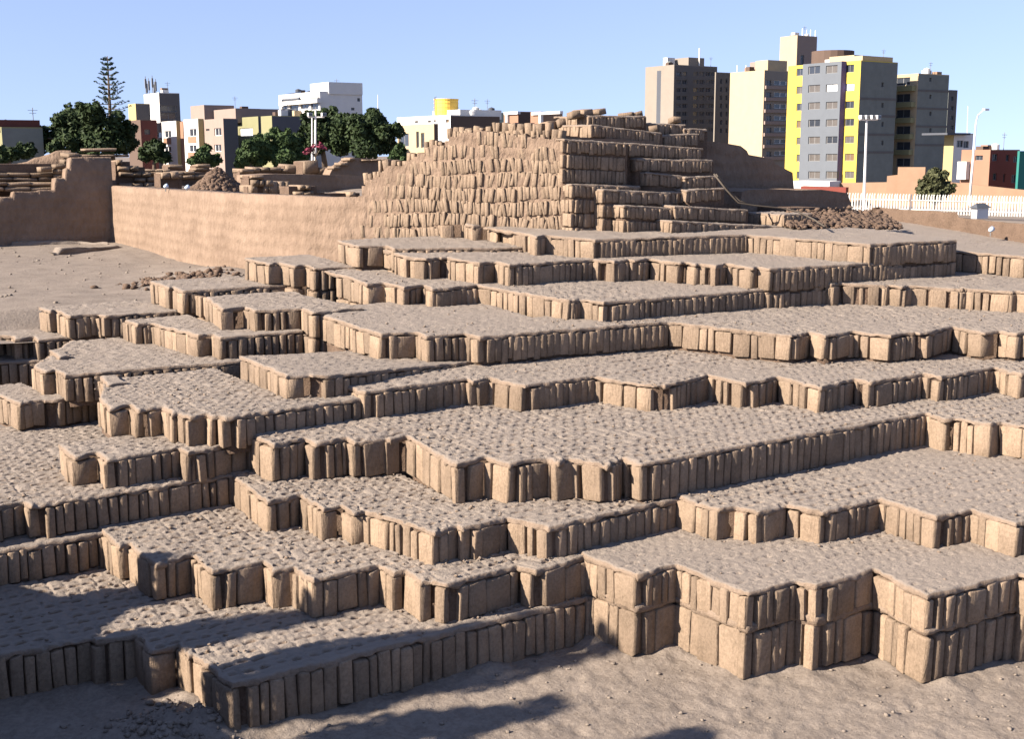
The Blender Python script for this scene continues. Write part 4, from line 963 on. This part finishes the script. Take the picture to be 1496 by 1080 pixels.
# cream block with window bands
cb = Bld('apartment_block', 'blank cream wall of an apartment block with dark window bands on its right side', 1117, 103, 232, 1067, 1154, W_CREAM, W_BEIGE,
         winS=[(1119.5, 1127, 117 + i * 17.3, 125 + i * 17.3, M_GLASS) for i in range(7)] + [(1131, 1150, 117.5 + i * 17.1, 124 + i * 17.1, M_GLASS, 1) for i in range(7)])
for i in range(7):
    z = face((1135, 125.5 + i * 17.2), 'S', cb.Y)[2]; mbx = MB().box((cb.X + .2, cb.Y - .35, z - .6), (cb.x1, cb.Y - .004, z)); mbx.build('balcony', W_PINK, cb.root)
cb.box('roof_house', 1104, 1122, 88, 'L', W_CREAM, 5, 1.5); cb.box('roof_house', 1124, 1143, 89, 'S', W_PINK, 5, 1.2)
for x in (1077, 1090): p = face((x, 95), 'L', cb.X + 2); MB().tube([(p[0], p[1], cb.Z - .3), (p[0], p[1], p[2])], 0.09, 5).build('vent_pipe', W_WHITE, cb.root)
# grey-brown tower
gb = Bld('apartment_tower', 'grey-brown apartment tower with a white rooftop mast, left of the cream block', 985, 95, 250, 943, 1048, W_BEIGE, W_DGREY,
         winS=[(x, x + 7, 105 + i * 11.6, 111 + i * 11.6, pick(M_GLASS, M_GLASS, M_CURT)) for i in range(8) for x in (988, 997, 1013, 1022, 1031, 1039)])
MB().box((gb.X - .004, face((966, 100), 'L', gb.X)[1], ZG), (gb.X + 0.05, face((960, 100), 'L', gb.X)[1], gb.Z - .8)).build('recess_shade_strip', W_SLATE, gb.root)  # flush dark strip paints in the shade of a recess that is not modelled
Bld('', '', 1046, 106, 248.5, 1045.5, 1068, W_BEIGE, W_DGREY, parent=gb.root, winS=[(1052, 1055, 115 + i * 12, 122 + i * 12) for i in range(7)] + [(1060, 1063, 115 + i * 12, 122 + i * 12) for i in range(7)])
gb.box('roof_house', 1006, 1029, 84, 'S', W_BEIGE, 5, 1.0); gb.box('tank', 969, 975, 84, 'L', W_WHITE, 2, 2)
for x, y in ((1022, 70),): p = face((x, y), 'S', gb.Y + .8); MB().tube([(p[0], p[1], gb.Z - .3), (p[0], p[1], p[2])], 0.14, 6).build('mast', W_WHITE, gb.root)
# unfinished concrete block with open floors
ub = Bld('concrete_block', 'unfinished concrete block with open dark floors, right of the yellow tower', 1342, 108, 200, 1306, 1387, W_CREAM, W_GREY,
         winL=[(1309, 1330, y, y + 12, M_GLASS) for y in (112, 137, 160, 184, 207, 231)], winS=[(1358, 1361, y, y + 6) for y in (113, 138, 163, 187)])
for y in (129, 152.5, 175.5, 199, 222):
    z = face((1325, y), 'L', ub.X)[2]; MB().box((ub.X - 1.0, ub.Y + .3, z - .45), (ub.X - .004, ub.y1, z + .35)).build('balcony', W_OLIVE, ub.root)
for y in (134, 160, 186, 213):
    z = face((1365, y), 'S', ub.Y)[2]; MB().box((ub.X + .02, ub.Y - .06, z), (ub.x1, ub.Y - .004, z + .3)).build('floor_band', W_DGREY, ub.root)
Bld('apartment_block', 'narrow grey block with four small windows behind the unfinished concrete one', 1386, 132, 230, 1380, 1399, W_GREY, W_DGREY, winS=[(1388.5, 1393, 141 + i * 14, 147 + i * 14) for i in range(5)])
wh = Bld('house', 'small white house with a blue glazed roof terrace', 1394, 196, 165, 1380, 1422, W_LYEL, W_WHITE, winS=[(1398, 1408, 205, 215, M_GLASS), (1408, 1416, 206, 216, M_GLASS)])
wh.box('terrace_roof', 1384, 1418, 194, 'S', W_SLATE, 4, -0.8, 197)
oh = Bld('house', 'orange and red two-storey house at the right edge', 1447, 220, 150, 1405, 1490, W_ORANGE, W_RED,
         winL=[(1425, 1436, 227, 234)], winS=[(1450, 1458, 225, 235), (1470, 1475, 226, 235), (1481, 1489, 228, 237), (1451, 1457, 253, 263), (1466, 1469, 254, 266), (1478, 1486, 255, 267)])
oh.box('lower_wing', 1399, 1412, 236, 'L', W_WHITE, 4, -0.7, 262)
Bld('house', 'teal house wall cut by the right edge of the view', 1490, 222, 146, 1489.5, 1530, W_TEAL, W_TEAL)
tn = thing('boundary_wall', 'long tan brick boundary wall in front of the towers', 'wall')
def streetwall(root, x0, x1, D0, D1, yt, yb, mat, t=0.4, name='wall_panel'):
    a, b = on_depth((x0, yt[0]), D0), on_depth((x1, yt[1]), D1); z0 = on_depth((x0, yb), D0)[2]
    mb = MB(); d = Vector((b[0] - a[0], b[1] - a[1], 0)).normalized(); nrm = Vector((-d.y, d.x, 0)) * t
    P = [(a[0], a[1], z0), (b[0], b[1], z0), (b[0], b[1], b[2]), (a[0], a[1], a[2])]; Q = [(p[0] + nrm.x, p[1] + nrm.y, p[2]) for p in P]
    mb.v = P + Q; mb.f = [(0, 1, 2, 3), (7, 6, 5, 4), (3, 2, 6, 7), (0, 3, 7, 4), (1, 5, 6, 2)]
    return mb.build(name, mat, root)
streetwall(tn, 1160, 1300, 150, 142, (268, 266), 312, W_TAN); streetwall(tn, 1296, 1314, 141.8, 141, (257, 255), 312, W_TAN); streetwall(tn, 1312, 1352, 140.8, 139, (244, 244), 312, W_TAN); streetwall(tn, 1350, 1520, 138.9, 130, (262, 280), 316, W_TAN)
wl = thing('low_shed', 'low white flat roof over a red awning at the foot of the yellow tower', 'shed')
streetwall(wl, 1158, 1212, 147, 144, (264, 265), 275, W_WHITE, 3.0, 'roof'); streetwall(wl, 1170, 1236, 143, 141, (272, 274), 281, W_RED, 2.0, 'awning')
# ---- left side of the town
lh = Bld('house', 'dull grey house with a red-brown upper floor at the left edge', 2, 187, 130, -60, 62, W_OLIVE, W_GREY); lh.box('upper_floor', -5, 58, 175, 'S', W_MAR, 4, 0.6)
wt = Bld('office_tower', 'white office building with dark glass bands and a cluster of antennas', 232, 136, 230, 210, 262, W_WHITE, W_DGREY, winS=[(234, 258, 154, 163, M_GLASS), (234, 258, 165, 174, M_GLASS)])
for i, (x, y) in enumerate(((212, 111), (217, 114), (222, 110), (227, 115), (214, 118), (225, 119))):
    p = face((x, y), 'L', wt.X + 1 + .3 * i); MB().tube([(p[0], p[1], wt.Z - .5), (p[0], p[1], p[2])], 0.07, 5).box((p[0] - .15, p[1] - .12, p[2] - 2.2), (p[0] + .15, p[1] + .12, p[2] - .5)).build('antenna', M_FRAME, wt.root)
bb = Bld('house', 'small beige block with a yellow sunlit edge left of the white apartments', 198, 152, 205, 187, 219, W_LYEL, W_DGREY)
Bld('house', 'dark maroon house beside the beige block, above the small round bush', 205, 176, 195, 186, 229, W_BROWN, W_MAR, winS=[(211, 219, 189, 196)])
am = Bld('apartment_block', 'white and yellow apartment block with red sills and a slate end wall', 326, 174, 185, 227, 347, W_PINK, W_SLATE,
         winL=[(313, 323, 187, 198, M_GLASS, 1), (313, 323, 211, 221, M_GLASS, 1), (301, 306, 188, 191), (301, 306, 211, 214), (229, 236, 193, 201, M_GLASS, 1)])
def bay(x0, x1, yt, mat, wins, side=None, out_=0.9):
    Xp = am.X - out_; f = lambda p: face(p, 'L', Xp); a, b = sorted((f((x0, yt))[1], f((x1, yt))[1])); z = f(((x0 + x1) / 2, yt))[2]; hs_ = []
    for (u0, u1, v0, v1) in wins: hs_.append((*sorted((f((u0, v0))[1], f((u1, v0))[1])), f(((u0 + u1) / 2, v1))[2], f(((u0 + u1) / 2, v0))[2], M_GLASS, 1))
    wall_with_holes(am.root, 'L', Xp, a, b, ZG, z, hs_, mat, 'bay_wall'); MB().quad((Xp, a, ZG), (am.X + .01, a, ZG), (am.X + .01, a, z), (Xp, a, z)).build('bay_side', side or mat, am.root)
    MB().box((Xp + .24, a + .02, ZG), (am.X - .01, b - .02, z - .02)).build('bay_core', mat, am.root)
    for (u0, u1, v0, v1) in wins:
        p0, p1 = f((u0, v1 + 1.5)), f((u1, v1 + 1.5)); MB().box((Xp - .08, min(p0[1], p1[1]), p0[2] - .9), (Xp - .004, max(p0[1], p1[1]), p0[2] + .1)).build('sill_panel', W_ORANGE, am.root)
bay(236, 257, 177, W_WHITE, [(239, 250, 191, 201), (239, 250, 214, 222)], W_LYEL); bay(268, 289, 174, W_WHITE, [(275, 287, 188, 199), (275, 287, 212, 222)], W_LYEL); bay(258, 267, 178, W_ORANGE, [], None, 0.3)
am.box('roof_house', 278, 298, 154, 'L', W_PINK, 5, 3); am.box('roof_house', 300, 344, 160, 'L', W_PINK, 9, 4.5)
ab = Bld('apartment_block', 'olive and grey apartment block with white blinds behind the green trees', 377, 171, 188, 346, 386, W_OLIVE, W_SLATE, winL=[(350, 369, 187, 199, M_BLIND, 1)])
ac = Bld('apartment_block', 'olive house end with a slate side wall behind the green trees', 397, 170, 180, 381, 446, W_OLIVE, W_SLATE)
ad = Bld('apartment_block', 'grey flat-roofed block standing behind the white and yellow apartments', 345, 159, 215, 300, 380, W_PINK, W_DGREY)
wo = Bld('office_building', 'white building with slanted dark skylights and a bluish side wall', 467, 134, 200, 407, 529, W_WHITE, W_WHITE,
         winL=[(411, 420, 155, 163), (423, 436, 153, 163), (439, 451, 152, 159), (454, 465, 151, 160)], winS=[(522, 526, 143, 148), (513, 518, 157, 161)])
wo.box('penthouse', 453, 480, 121, 'L', W_WHITE, 6, 1.5); 
for (x0, x1) in ((411, 437), (440, 465)):
    p0, p1 = face((x0, 146), 'L', wo.X - .4), face((x1, 144), 'L', wo.X - .4); q0_, q1_ = face((x0 + 4, 137.5), 'L', wo.X + 1.0), face((x1 + 3, 133.5), 'L', wo.X + 1.0)
    sk = MB().quad(tuple(p1), tuple(p0), tuple(q0_), tuple(q1_)); sk.v += [(p[0] + .1, p[1], p[2] - .3) for p in sk.v]; sk.f += [(7, 6, 5, 4), (0, 4, 5, 1), (2, 6, 7, 3)]; sk.build('skylight', M_GLASS, wo.root)
wo.box('balcony_band', 407, 463, 146.5, 'L', W_WHITE, 0.8, -0.8, 152); wo.box('porch', 412, 430, 162, 'L', W_CREAM, 1.2, -1.3, 178)
ch_ = Bld('house', 'cream house with columns and a brown side wall below the yellow water tank', 634, 182, 145, 580, 640, W_CREAM, W_BROWN, winL=[(582, 597, 195, 214), (608, 612, 192, 216), (615, 620, 194, 216)])
cw = Bld('house', 'long white-roofed house with a brown side wall, carrying the yellow water tank', 658, 169, 150, 580, 730, W_WHITE, W_BROWN, winL=[(606, 611, 175, 180, M_CURT), (625, 630, 174, 179, M_CURT), (633, 637, 173, 178, M_CURT), (651, 656, 172, 179, M_WOODB)])
cw.box('roof_house', 632, 672, 161, 'L', W_WHITE, 6, 2)
def cyl(name, mat, c, r_, z0, z1, parent=None, n=28, taper=1.0, label=None, cat=None):
    v = [(c[0] + r_ * math.cos(i * 6.2832 / n), c[1] + r_ * math.sin(i * 6.2832 / n), z0) for i in range(n)] + [(c[0] + r_ * taper * math.cos(i * 6.2832 / n), c[1] + r_ * taper * math.sin(i * 6.2832 / n), z1) for i in range(n)]
    o = obj(name, mesh_from(name, v, [(i, (i + 1) % n, n + (i + 1) % n, n + i) for i in range(n)] + [tuple(range(n, 2 * n))], mat, False), parent); return o
tp = on_depth((652, 161), 156); wtk = thing('water_tank', 'big yellow cylindrical water tank on the white roof', 'water tank')
M_TANK = plain('yellow_tank_paint', (0.72, 0.47, 0.09), 0.6); zt1 = on_depth((652, 146), 156)[2]
cyl('tank_body', M_TANK, tp, 1.5, tp[2] - .6, zt1, wtk); cyl('tank_lid', M_TANK, tp, 1.56, zt1 + .004, zt1 + .12, wtk)
for i in range(3): cyl('hoop', M_TANK, tp, 1.53, tp[2] - .2 + i * .5, tp[2] - .12 + i * .5, wtk)
p = on_depth((635, 142), 155); MB().tube([(p[0], p[1], tp[2] - 1), tuple(p), (p[0] + .25, p[1], p[2] + .08)], .06, 6).build('overflow_pipe', M_FRAME, wtk)
br = [Bld('house', 'low house with white framed brick panels left of the mound top', 757, 164, 170, 736, 783, W_ORANGE, W_BROWN), Bld('house', 'low white and brick house touching the mound top', 790, 164, 165, 775, 822, W_ORANGE, W_TAN)]
for b_, x in zip(br, ((736, 740, 756), (776, 789, 818))):
    b_.box('white_trim', x[0], x[2], 163, 'L', W_WHITE, .5, -.3, 167); b_.box('white_trim', x[1] - 2, x[1] + 1, 165, 'L', W_WHITE, .4, -.35, 190)
Bld('house', 'pale green low roof behind the brown side wall', 690, 165, 190, 672, 742, W_OLIVE, wallm('pale_green', (0.206, 0.254, 0.218)))
# ---- poles, lamps, masts
M_POLE = plain('pale_pole', (0.62, 0.60, 0.57), 0.5); M_LAMP = plain('lamp_housing', (0.5, 0.5, 0.5), 0.35, 0.5)
def pole(name, label, x, y0, yb, D, r0, arms, cat='pole', dx=0.0, group=None):
    p, b = on_depth((x, y0), D), on_depth((x - dx, yb), D); t = thing(name, label, cat, tuple(b), 0, group)
    MB().tube([(0, 0, 0), (p[0] - b[0], p[1] - b[1], p[2] - b[2])], [r0 * 1.25, r0 * 0.8], 8).build('shaft', M_POLE, t)
    for (ax0, ax1, ay, lamps) in arms:
        a0, a1 = on_depth((ax0, ay), D) - b, on_depth((ax1, ay), D) - b; MB().tube([tuple(a0), tuple(a1)], r0 * 0.6, 6).build('crossbar', M_POLE, t)
        for lx in lamps:
            q = on_depth((lx, ay - 3.2), D) - b; lm = MB().box((q[0] - .22, q[1] - .3, q[2] - .12), (q[0] + .22, q[1] + .05, q[2] + .22)).build('floodlight', M_LAMP, t)
            MB().box((q[0] - .19, q[1] - .32, q[2] - .08), (q[0] + .19, q[1] - .304, q[2] + .18)).build('lens', M_GLASS, lm); MB().tube([(q[0], q[1], q[2] - .25), (q[0], q[1], q[2] - .08)], .03, 5).build('bracket', M_FRAME, lm)
    return t
pole('floodlight_pole', 'tall pole with a crossbar of floodlights in front of the yellow tower', 1266.5, 168, 312, 112, .11, [(1256, 1282, 175, (1257.5, 1265, 1273, 1281))], dx=5)
pole('floodlight_pole', 'white pole with a crossbar and two lamps among the trees at left', 461, 160, 240, 125, .11, [(450, 474, 171, (452, 472))], dx=.5)
pole('utility_pole', 'thinner bare pole just left of the white lamp pole', 456, 172, 240, 128, .09, [], dx=0)
pole('mast', 'thin radio mast above the dark round tree', 552, 138, 170, 190, .05, []); pole('mast', 'thin pale mast above the orange house', 1414, 155, 205, 230, .06, [], dx=1)
b = on_depth((1416, 300), 118); sp = thing('street_lamp', 'tall leaning street lamp with a curved arm above the bush at right', 'street lamp', tuple(b))
pts_ = [on_depth(p_, 118) - b for p_ in ((1416, 300), (1421, 240), (1424, 200), (1426, 178), (1429, 168), (1434, 163), (1438, 160))]
MB().tube([tuple(p_) for p_ in pts_], [.13, .11, .09, .07, .06, .05, .05], 7).build('shaft', M_POLE, sp, True); q = pts_[-1]
MB().box((q[0] - .1, q[1] - .15, q[2] - .08), (q[0] + .55, q[1] + .15, q[2] + .1)).build('lamp_head', M_LAMP, sp)
# ---- white picket fence
fn = thing('picket_fence', 'white picket fence along the far right edge of the ruin', 'fence')
pk = MB().box((-.055, -.03, 0), (.055, .03, 1.55)); k = len(pk.v); pk.v += [(-.055, -.03, 1.552), (.055, -.03, 1.552), (.055, .03, 1.552), (-.055, .03, 1.552), (.03, -.03, 1.78), (.09, -.03, 1.74), (.09, .03, 1.74), (.03, .03, 1.78)]
pk.f += [(k, k + 1, k + 5, k + 4), (k + 1, k + 2, k + 6, k + 5), (k + 2, k + 3, k + 7, k + 6), (k + 3, k, k + 4, k + 7), (k + 4, k + 5, k + 6, k + 7)]
M_FENCE = plain('white_fence_paint', (0.62, 0.60, 0.55), 0.6, var=0.15); PK = mesh_from('picket', pk.v, pk.f, M_FENCE)
for i in range(66):
    x = 1236 + i * 4.1; D = 118 - i * 0.16; y = 309 + (x - 1236) * 0.03; p = on_depth((x, y), D)
    obj('picket', PK, fn, tuple(p), (rw.gauss(0, .012), rw.gauss(0, .012), -TH + rw.gauss(0, .05)), (1, 1, 1.0))
for dz in (.35, 1.2):
    a, b_ = on_depth((1236, 309), 118.1), on_depth((1505, 317), 107.6); MB().tube([(a[0], a[1] + .06, a[2] + dz), (b_[0], b_[1] + .06, b_[2] + dz)], .035, 4).build('rail', M_FENCE, fn)
p = on_z((1431, 319), 9.2); hb = thing('sign_box', 'small pale box with a dark pitched lid on the low wall', 'box', tuple(p * HS))
MB().box((-.14, -.05, 0), (.14, .05, .16)).build('box_body', M_LAMP, hb); rf = MB(); rf.v = [(-.18, -.08, .16), (.18, -.08, .16), (.18, .08, .16), (-.18, .08, .16), (-.1, 0, .23), (.1, 0, .23)]; rf.f = [(0, 1, 5, 4), (2, 3, 4, 5), (1, 2, 5), (3, 0, 4), (3, 2, 1, 0)]; rf.build('lid', W_SLATE, hb)
M_BLUEL = plain('pale_blue_lamp', (0.45, 0.55, 0.68), 0.3, 0.5)
def spot(px, py, z, label):
    p = on_z((px, py), z) * HS; t = thing('ground_spotlight', label, 'spotlight', tuple(p), group='ground spotlights'); c = MB(); n = 10
    c.tube([(-.03, 0, .06), (.0, 0, .07), (.04, 0, .085)], [.018, .034, .04], 10).build('housing', M_BLUEL, t, True); MB().tube([(0, 0, -.02), (0, 0, .045)], .009, 6).build('stem', M_FRAME, t)
spot(1447, 343, 8.6, 'pale blue ground spotlight by the low dark wall at right'); spot(242, 278, 10.55, 'left of two pale blue spotlights on top of the plaza wall'); spot(273, 280, 10.55, 'right of two pale blue spotlights on top of the plaza wall')

# ------------------------------------------------------------------ trees
def leafmat(name, c1, c2):
    mt, n, l, b = new_mat(name); oi = n.new('ShaderNodeNewGeometry')
    t = noise(n, l, oi.outputs['Position'], 1.1, 3, 0.6); r_ = ramp(n, [(0.0, c1), (1.0, c2)])
    w = n.new('ShaderNodeMath'); w.operation = 'MULTIPLY_ADD'; l.new(oi.outputs['Random Per Island'], w.inputs[0]); w.inputs[1].default_value = 0.6; l.new(t.outputs[0], w.inputs[2])
    sub = n.new('ShaderNodeMath'); sub.operation = 'SUBTRACT'; l.new(w.outputs[0], sub.inputs[0]); sub.inputs[1].default_value = 0.3
    l.new(sub.outputs[0], r_.inputs[0]); l.new(r_.outputs[0], b.inputs['Base Color']); b.inputs['Roughness'].default_value = 0.7
    return mt
M_BARK = plain('bark', (0.10, 0.075, 0.055), 0.9, var=0.3, scale=6)
LF = {'dark': leafmat('dark_leaves', (0.010, 0.020, 0.008), (0.034, 0.052, 0.017)), 'mid': leafmat('green_leaves', (0.018, 0.034, 0.013), (0.056, 0.088, 0.03)), 'olive': leafmat('olive_leaves', (0.03, 0.035, 0.016), (0.085, 0.088, 0.042)), 'pink': leafmat('pink_blossom', (0.10, 0.02, 0.035), (0.24, 0.05, 0.085)), 'arau': leafmat('needle_leaves', (0.012, 0.025, 0.016), (0.035, 0.06, 0.03))}
def leaf_cloud(centres, radii, n, size, seed, flat=1.0):
    """n small leaf clumps spread through the given lobes, denser towards their rims"""
    r = np.random.RandomState(seed); centres = np.array(centres); radii = np.array(radii); w = radii ** 2; k = r.choice(len(centres), n, p=w / w.sum())
    d = r.normal(size=(n, 3)); d /= np.linalg.norm(d, axis=1)[:, None]; q = r.uniform(0.25, 1.0, n) ** 0.45
    P = centres[k] + d * (radii[k] * q)[:, None] * np.array([1, 1, flat])
    nr = d + r.normal(size=(n, 3)) * 0.7; nr[:, 2] += 0.3; nr /= np.linalg.norm(nr, axis=1)[:, None]
    a = np.cross(nr, r.normal(size=(n, 3))); a /= np.linalg.norm(a, axis=1)[:, None]; b = np.cross(nr, a); s = size * r.uniform(0.5, 1.3, n)
    sa, sb = a * s[:, None], b * (s * r.uniform(.4, .8, n))[:, None]
    V = np.stack([P - sa, P + sb * 0.9, P + sa, P - sb], 1).reshape(-1, 3); F = np.arange(4 * n).reshape(-1, 4)
    return V, F
def tree(name, label, px, ybase, D, lobes, leaf, n, size, seed, flat=0.85, group=None, cat='tree'):
    """lobes: (image x, image y, radius in image pixels, depth shift in metres)"""
    b = on_depth((px, ybase), D); t = thing(name, label, cat, tuple(b), 0, group); cs, rs = [], []; k = D / FPX
    for (x, y, rad, dd) in lobes: cs.append(on_depth((x, y), D + dd) - b); rs.append(rad * k)
    tr = MB(); r = random.Random(seed); c0 = np.mean(cs, 0); fork = (c0[0] * .5, c0[1] * .5, max(.4, c0[2] * .45)); r0 = max(rs) * 0.11 + .06
    tr.tube([(0, 0, -1), (fork[0] * .5, fork[1] * .5, fork[2] * .5), fork], [r0 * 1.3, r0, r0 * .8], 8)
    for c in cs: tr.tube([fork, tuple((np.array(fork) + c) / 2 + np.array([0, 0, .3])), tuple(c)], [r0 * .6, r0 * .4, r0 * .12], 6)
    tr.build('trunk', M_BARK, t, True)
    c2, r2 = [], []
    for c, q in zip(cs, rs):
        c2.append(c); r2.append(q * 0.86)
        for _ in range(6):
            a, e = r.uniform(0, 6.283), r.uniform(-.4, 1.2); d = np.array([math.cos(a) * math.cos(e), math.sin(a) * math.cos(e), math.sin(e)]); c2.append(np.array(c) + d * q * r.uniform(.75, 1.0)); r2.append(q * r.uniform(.22, .42))
    V, F = leaf_cloud(c2, r2, int(n * 1.15), size, seed, flat); obj('crown', mesh_from('crown', V, F, LF[leaf]), t)
    return t
tree('broad_tree', 'broad dark tree with a domed crown at left, in front of the tall thin conifer', 120, 232, 135, [(120, 185, 34, 0), (85, 198, 26, 1), (158, 192, 30, -1), (60, 210, 20, 1), (178, 208, 24, 1), (105, 172, 22, 2), (135, 168, 20, -2), (100, 212, 26, -2), (145, 214, 30, -2), (55, 200, 16, -1), (182, 190, 16, 0)], 'dark', 15000, 0.25, 1)
tree('round_tree', 'dark round-crowned tree left of the cream house', 530, 232, 140, [(530, 192, 34, 0), (505, 196, 28, 1), (556, 196, 26, -1), (520, 178, 18, 1), (545, 178, 20, 0), (498, 212, 22, 0), (535, 214, 28, -2), (565, 212, 18, 1)], 'dark', 14000, 0.25, 2)
tree('leafy_tree', 'dark leafy tree beside the white lamp pole', 475, 235, 146, [(470, 190, 26, 0), (485, 176, 18, 1), (455, 182, 18, 1), (490, 196, 22, 0), (462, 210, 22, 0), (440, 205, 14, 0), (450, 170, 10, 0)], 'dark', 9000, 0.25, 3)
tree('leafy_tree', 'bright green leafy tree in front of the olive house', 415, 248, 132, [(412, 205, 18, 0), (398, 222, 20, 0), (425, 215, 20, 1), (385, 212, 14, -1), (415, 232, 20, -1), (440, 228, 14, 1), (400, 196, 10, 0)], 'mid', 8500, 0.23, 4)
tree('leafy_tree', 'green bush-like tree right of the slate end wall', 365, 250, 130, [(366, 222, 17, 0), (356, 233, 14, 0), (378, 232, 15, 1), (372, 212, 10, 0), (350, 240, 9, 0)], 'mid', 5500, 0.21, 5)
tree('round_bush', 'small dark green bush in front of the maroon house', 225, 245, 128, [(225, 222, 16, 0), (212, 228, 11, 0), (240, 230, 12, 0), (228, 212, 9, 0)], 'dark', 2200, 0.28, 6, cat='bush')
tree('round_bush', 'small green bush in front of the white and yellow apartments', 297, 248, 128, [(297, 228, 12, 0), (286, 236, 10, 0), (310, 235, 12, 1), (302, 218, 7, 0)], 'mid', 2200, 0.26, 7, cat='bush')
tree('round_bush', 'low dark shrubs at the left edge below the grey house', 15, 240, 120, [(5, 225, 12, 0), (22, 226, 11, 0), (38, 222, 14, 1), (-10, 222, 14, 0), (0, 232, 14, 0)], 'dark', 2600, 0.26, 8, cat='bush')
tree('round_bush', 'dark green bush between the cream house and the round tree', 583, 240, 130, [(583, 224, 10, 0), (575, 230, 8, 0), (592, 230, 8, 0), (585, 214, 6, 0)], 'mid', 1400, 0.26, 9, cat='bush')
tree('flowering_shrub', 'pink flowering shrub behind the twin poles', 462, 240, 122, [(452, 219, 5, 0), (458, 214, 4, 0), (468, 213, 5, 0), (474, 216, 4, 0), (447, 223, 4, 0)], 'pink', 200, 0.16, 10, cat='shrub')
tree('thorny_bush', 'round olive bush in front of the picket fence wall at right', 1366, 300, 122, [(1366, 268, 17, 0), (1352, 276, 14, 0), (1380, 276, 14, 0), (1364, 255, 10, 0), (1377, 258, 9, 0), (1366, 284, 18, 0), (1346, 286, 8, 0)], 'olive', 4200, 0.2, 11, cat='bush')
# tall thin conifer with tiers of separate branches
bz = on_depth((165, 235), 165); ar = thing('tall_conifer', 'tall thin conifer with open tiers of branches against the sky', 'tree', tuple(bz)); k = 165 / FPX
topz = (235 - 88) * k; tr = MB().tube([(0, 0, 0), (0, 0, topz * .5), (0.05, 0, topz)], [.35, .22, .05], 7); cs, rs = [], []; r = random.Random(21)
for i in range(12):
    z = topz * (0.46 + 0.53 * i / 11.5); L = (2.5 - 1.75 * (i / 11) ** 1.5) * r.uniform(.75, 1.1); a0 = r.uniform(0, 6.28)
    for j in range(6):
        a = a0 + j * 1.047 + r.uniform(-.25, .25); l_ = L * r.uniform(.6, 1.1); e = (l_ * math.cos(a), l_ * math.sin(a), z + 0.12 * l_ + r.uniform(-.1, .2))
        tr.tube([(0, 0, z - .1), (e[0] * .6, e[1] * .6, z - .12), e], [.05, .035, .015], 4)
        for q in (.45, .65, .82, 1.0): cs.append((e[0] * q, e[1] * q, z - .1 + (e[2] - z + .15) * q ** 2)); rs.append(.09 + .10 * q)
tr.build('trunk', M_BARK, ar, True); V, F = leaf_cloud(cs, rs, 3600, .11, 5, .5); obj('crown', mesh_from('crown', V, F, LF['arau']), ar)

# ------------------------------------------------------------------ embankment and shrubs added out of view on the left to cast the long shadows
em = thing('embankment', 'unseen mud embankment of the visitors path, added to shade the lowest terrace', 'embankment')
ribbon_wall(em, 'bank_face', [(-1.5, 36.6), (-1.7, 31), (-1.9, 24), (-2.2, 18), (-2.0, 12)], lambda s: -1.0, lambda s: 5.6 + 0.5 * math.sin(s * 0.9) + (1.0 * min(1, (s - 1.6) / 0.5) if 1.6 < s < 5.0 else 0), (-1, 0), 4.0, M_WALL, seed=61, rough=0.2)
def shrub(U, V, z0, h, w, seed, label):  # unseen shadow caster, added in place of a visitor standing on the path
    t = thing('shadow_shrub', label, 'shrub', (U * HS, V * HS, z0 * HS), group='unseen shrubs added to cast long shadows'); r = random.Random(seed); cs, rs = [], []
    for i in range(7): q = i / 6; cs.append((r.uniform(-.08, .08) * w * HS, r.uniform(-.1, .1) * w * HS, h * HS * (.12 + .8 * q))); rs.append(w * HS * (0.5 if i < 5 else 0.32))
    V_, F_ = leaf_cloud(cs, rs, 2600, .05, seed); obj('foliage', mesh_from('foliage', V_, F_, LF['mid']), t); MB().tube([(0, 0, -.3), (0, 0, h * HS * .8)], [.04, .02], 6).build('stem', M_BARK, t)
shrub(-2.6, 34.6, 5.4, 3.6, 1.5, 1, 'added shadow-casting columnar shrub nearest the shaded ledge, on the path embankment')
shrub(-2.8, 31.2, 5.4, 4.6, 1.8, 2, 'second added shadow-casting columnar shrub from the shaded ledge, on the path embankment')
shrub(-3.0, 28.4, 5.2, 7.8, 1.7, 3, 'third added shadow-casting columnar shrub from the shaded ledge, on the path embankment')
shrub(-3.0, 26.2, 5.2, 5.4, 2.0, 4, 'fourth added shadow-casting columnar shrub from the shaded ledge, on the path embankment')
shrub(-3.0, 23.2, 5.2, 6.6, 1.7, 5, 'fifth added shadow-casting columnar shrub from the shaded ledge, on the path embankment')
shrub(-3.0, 19.4, 5.2, 7.6, 1.8, 6, 'added shadow-casting columnar shrub farthest from the shaded ledge, on the path embankment')
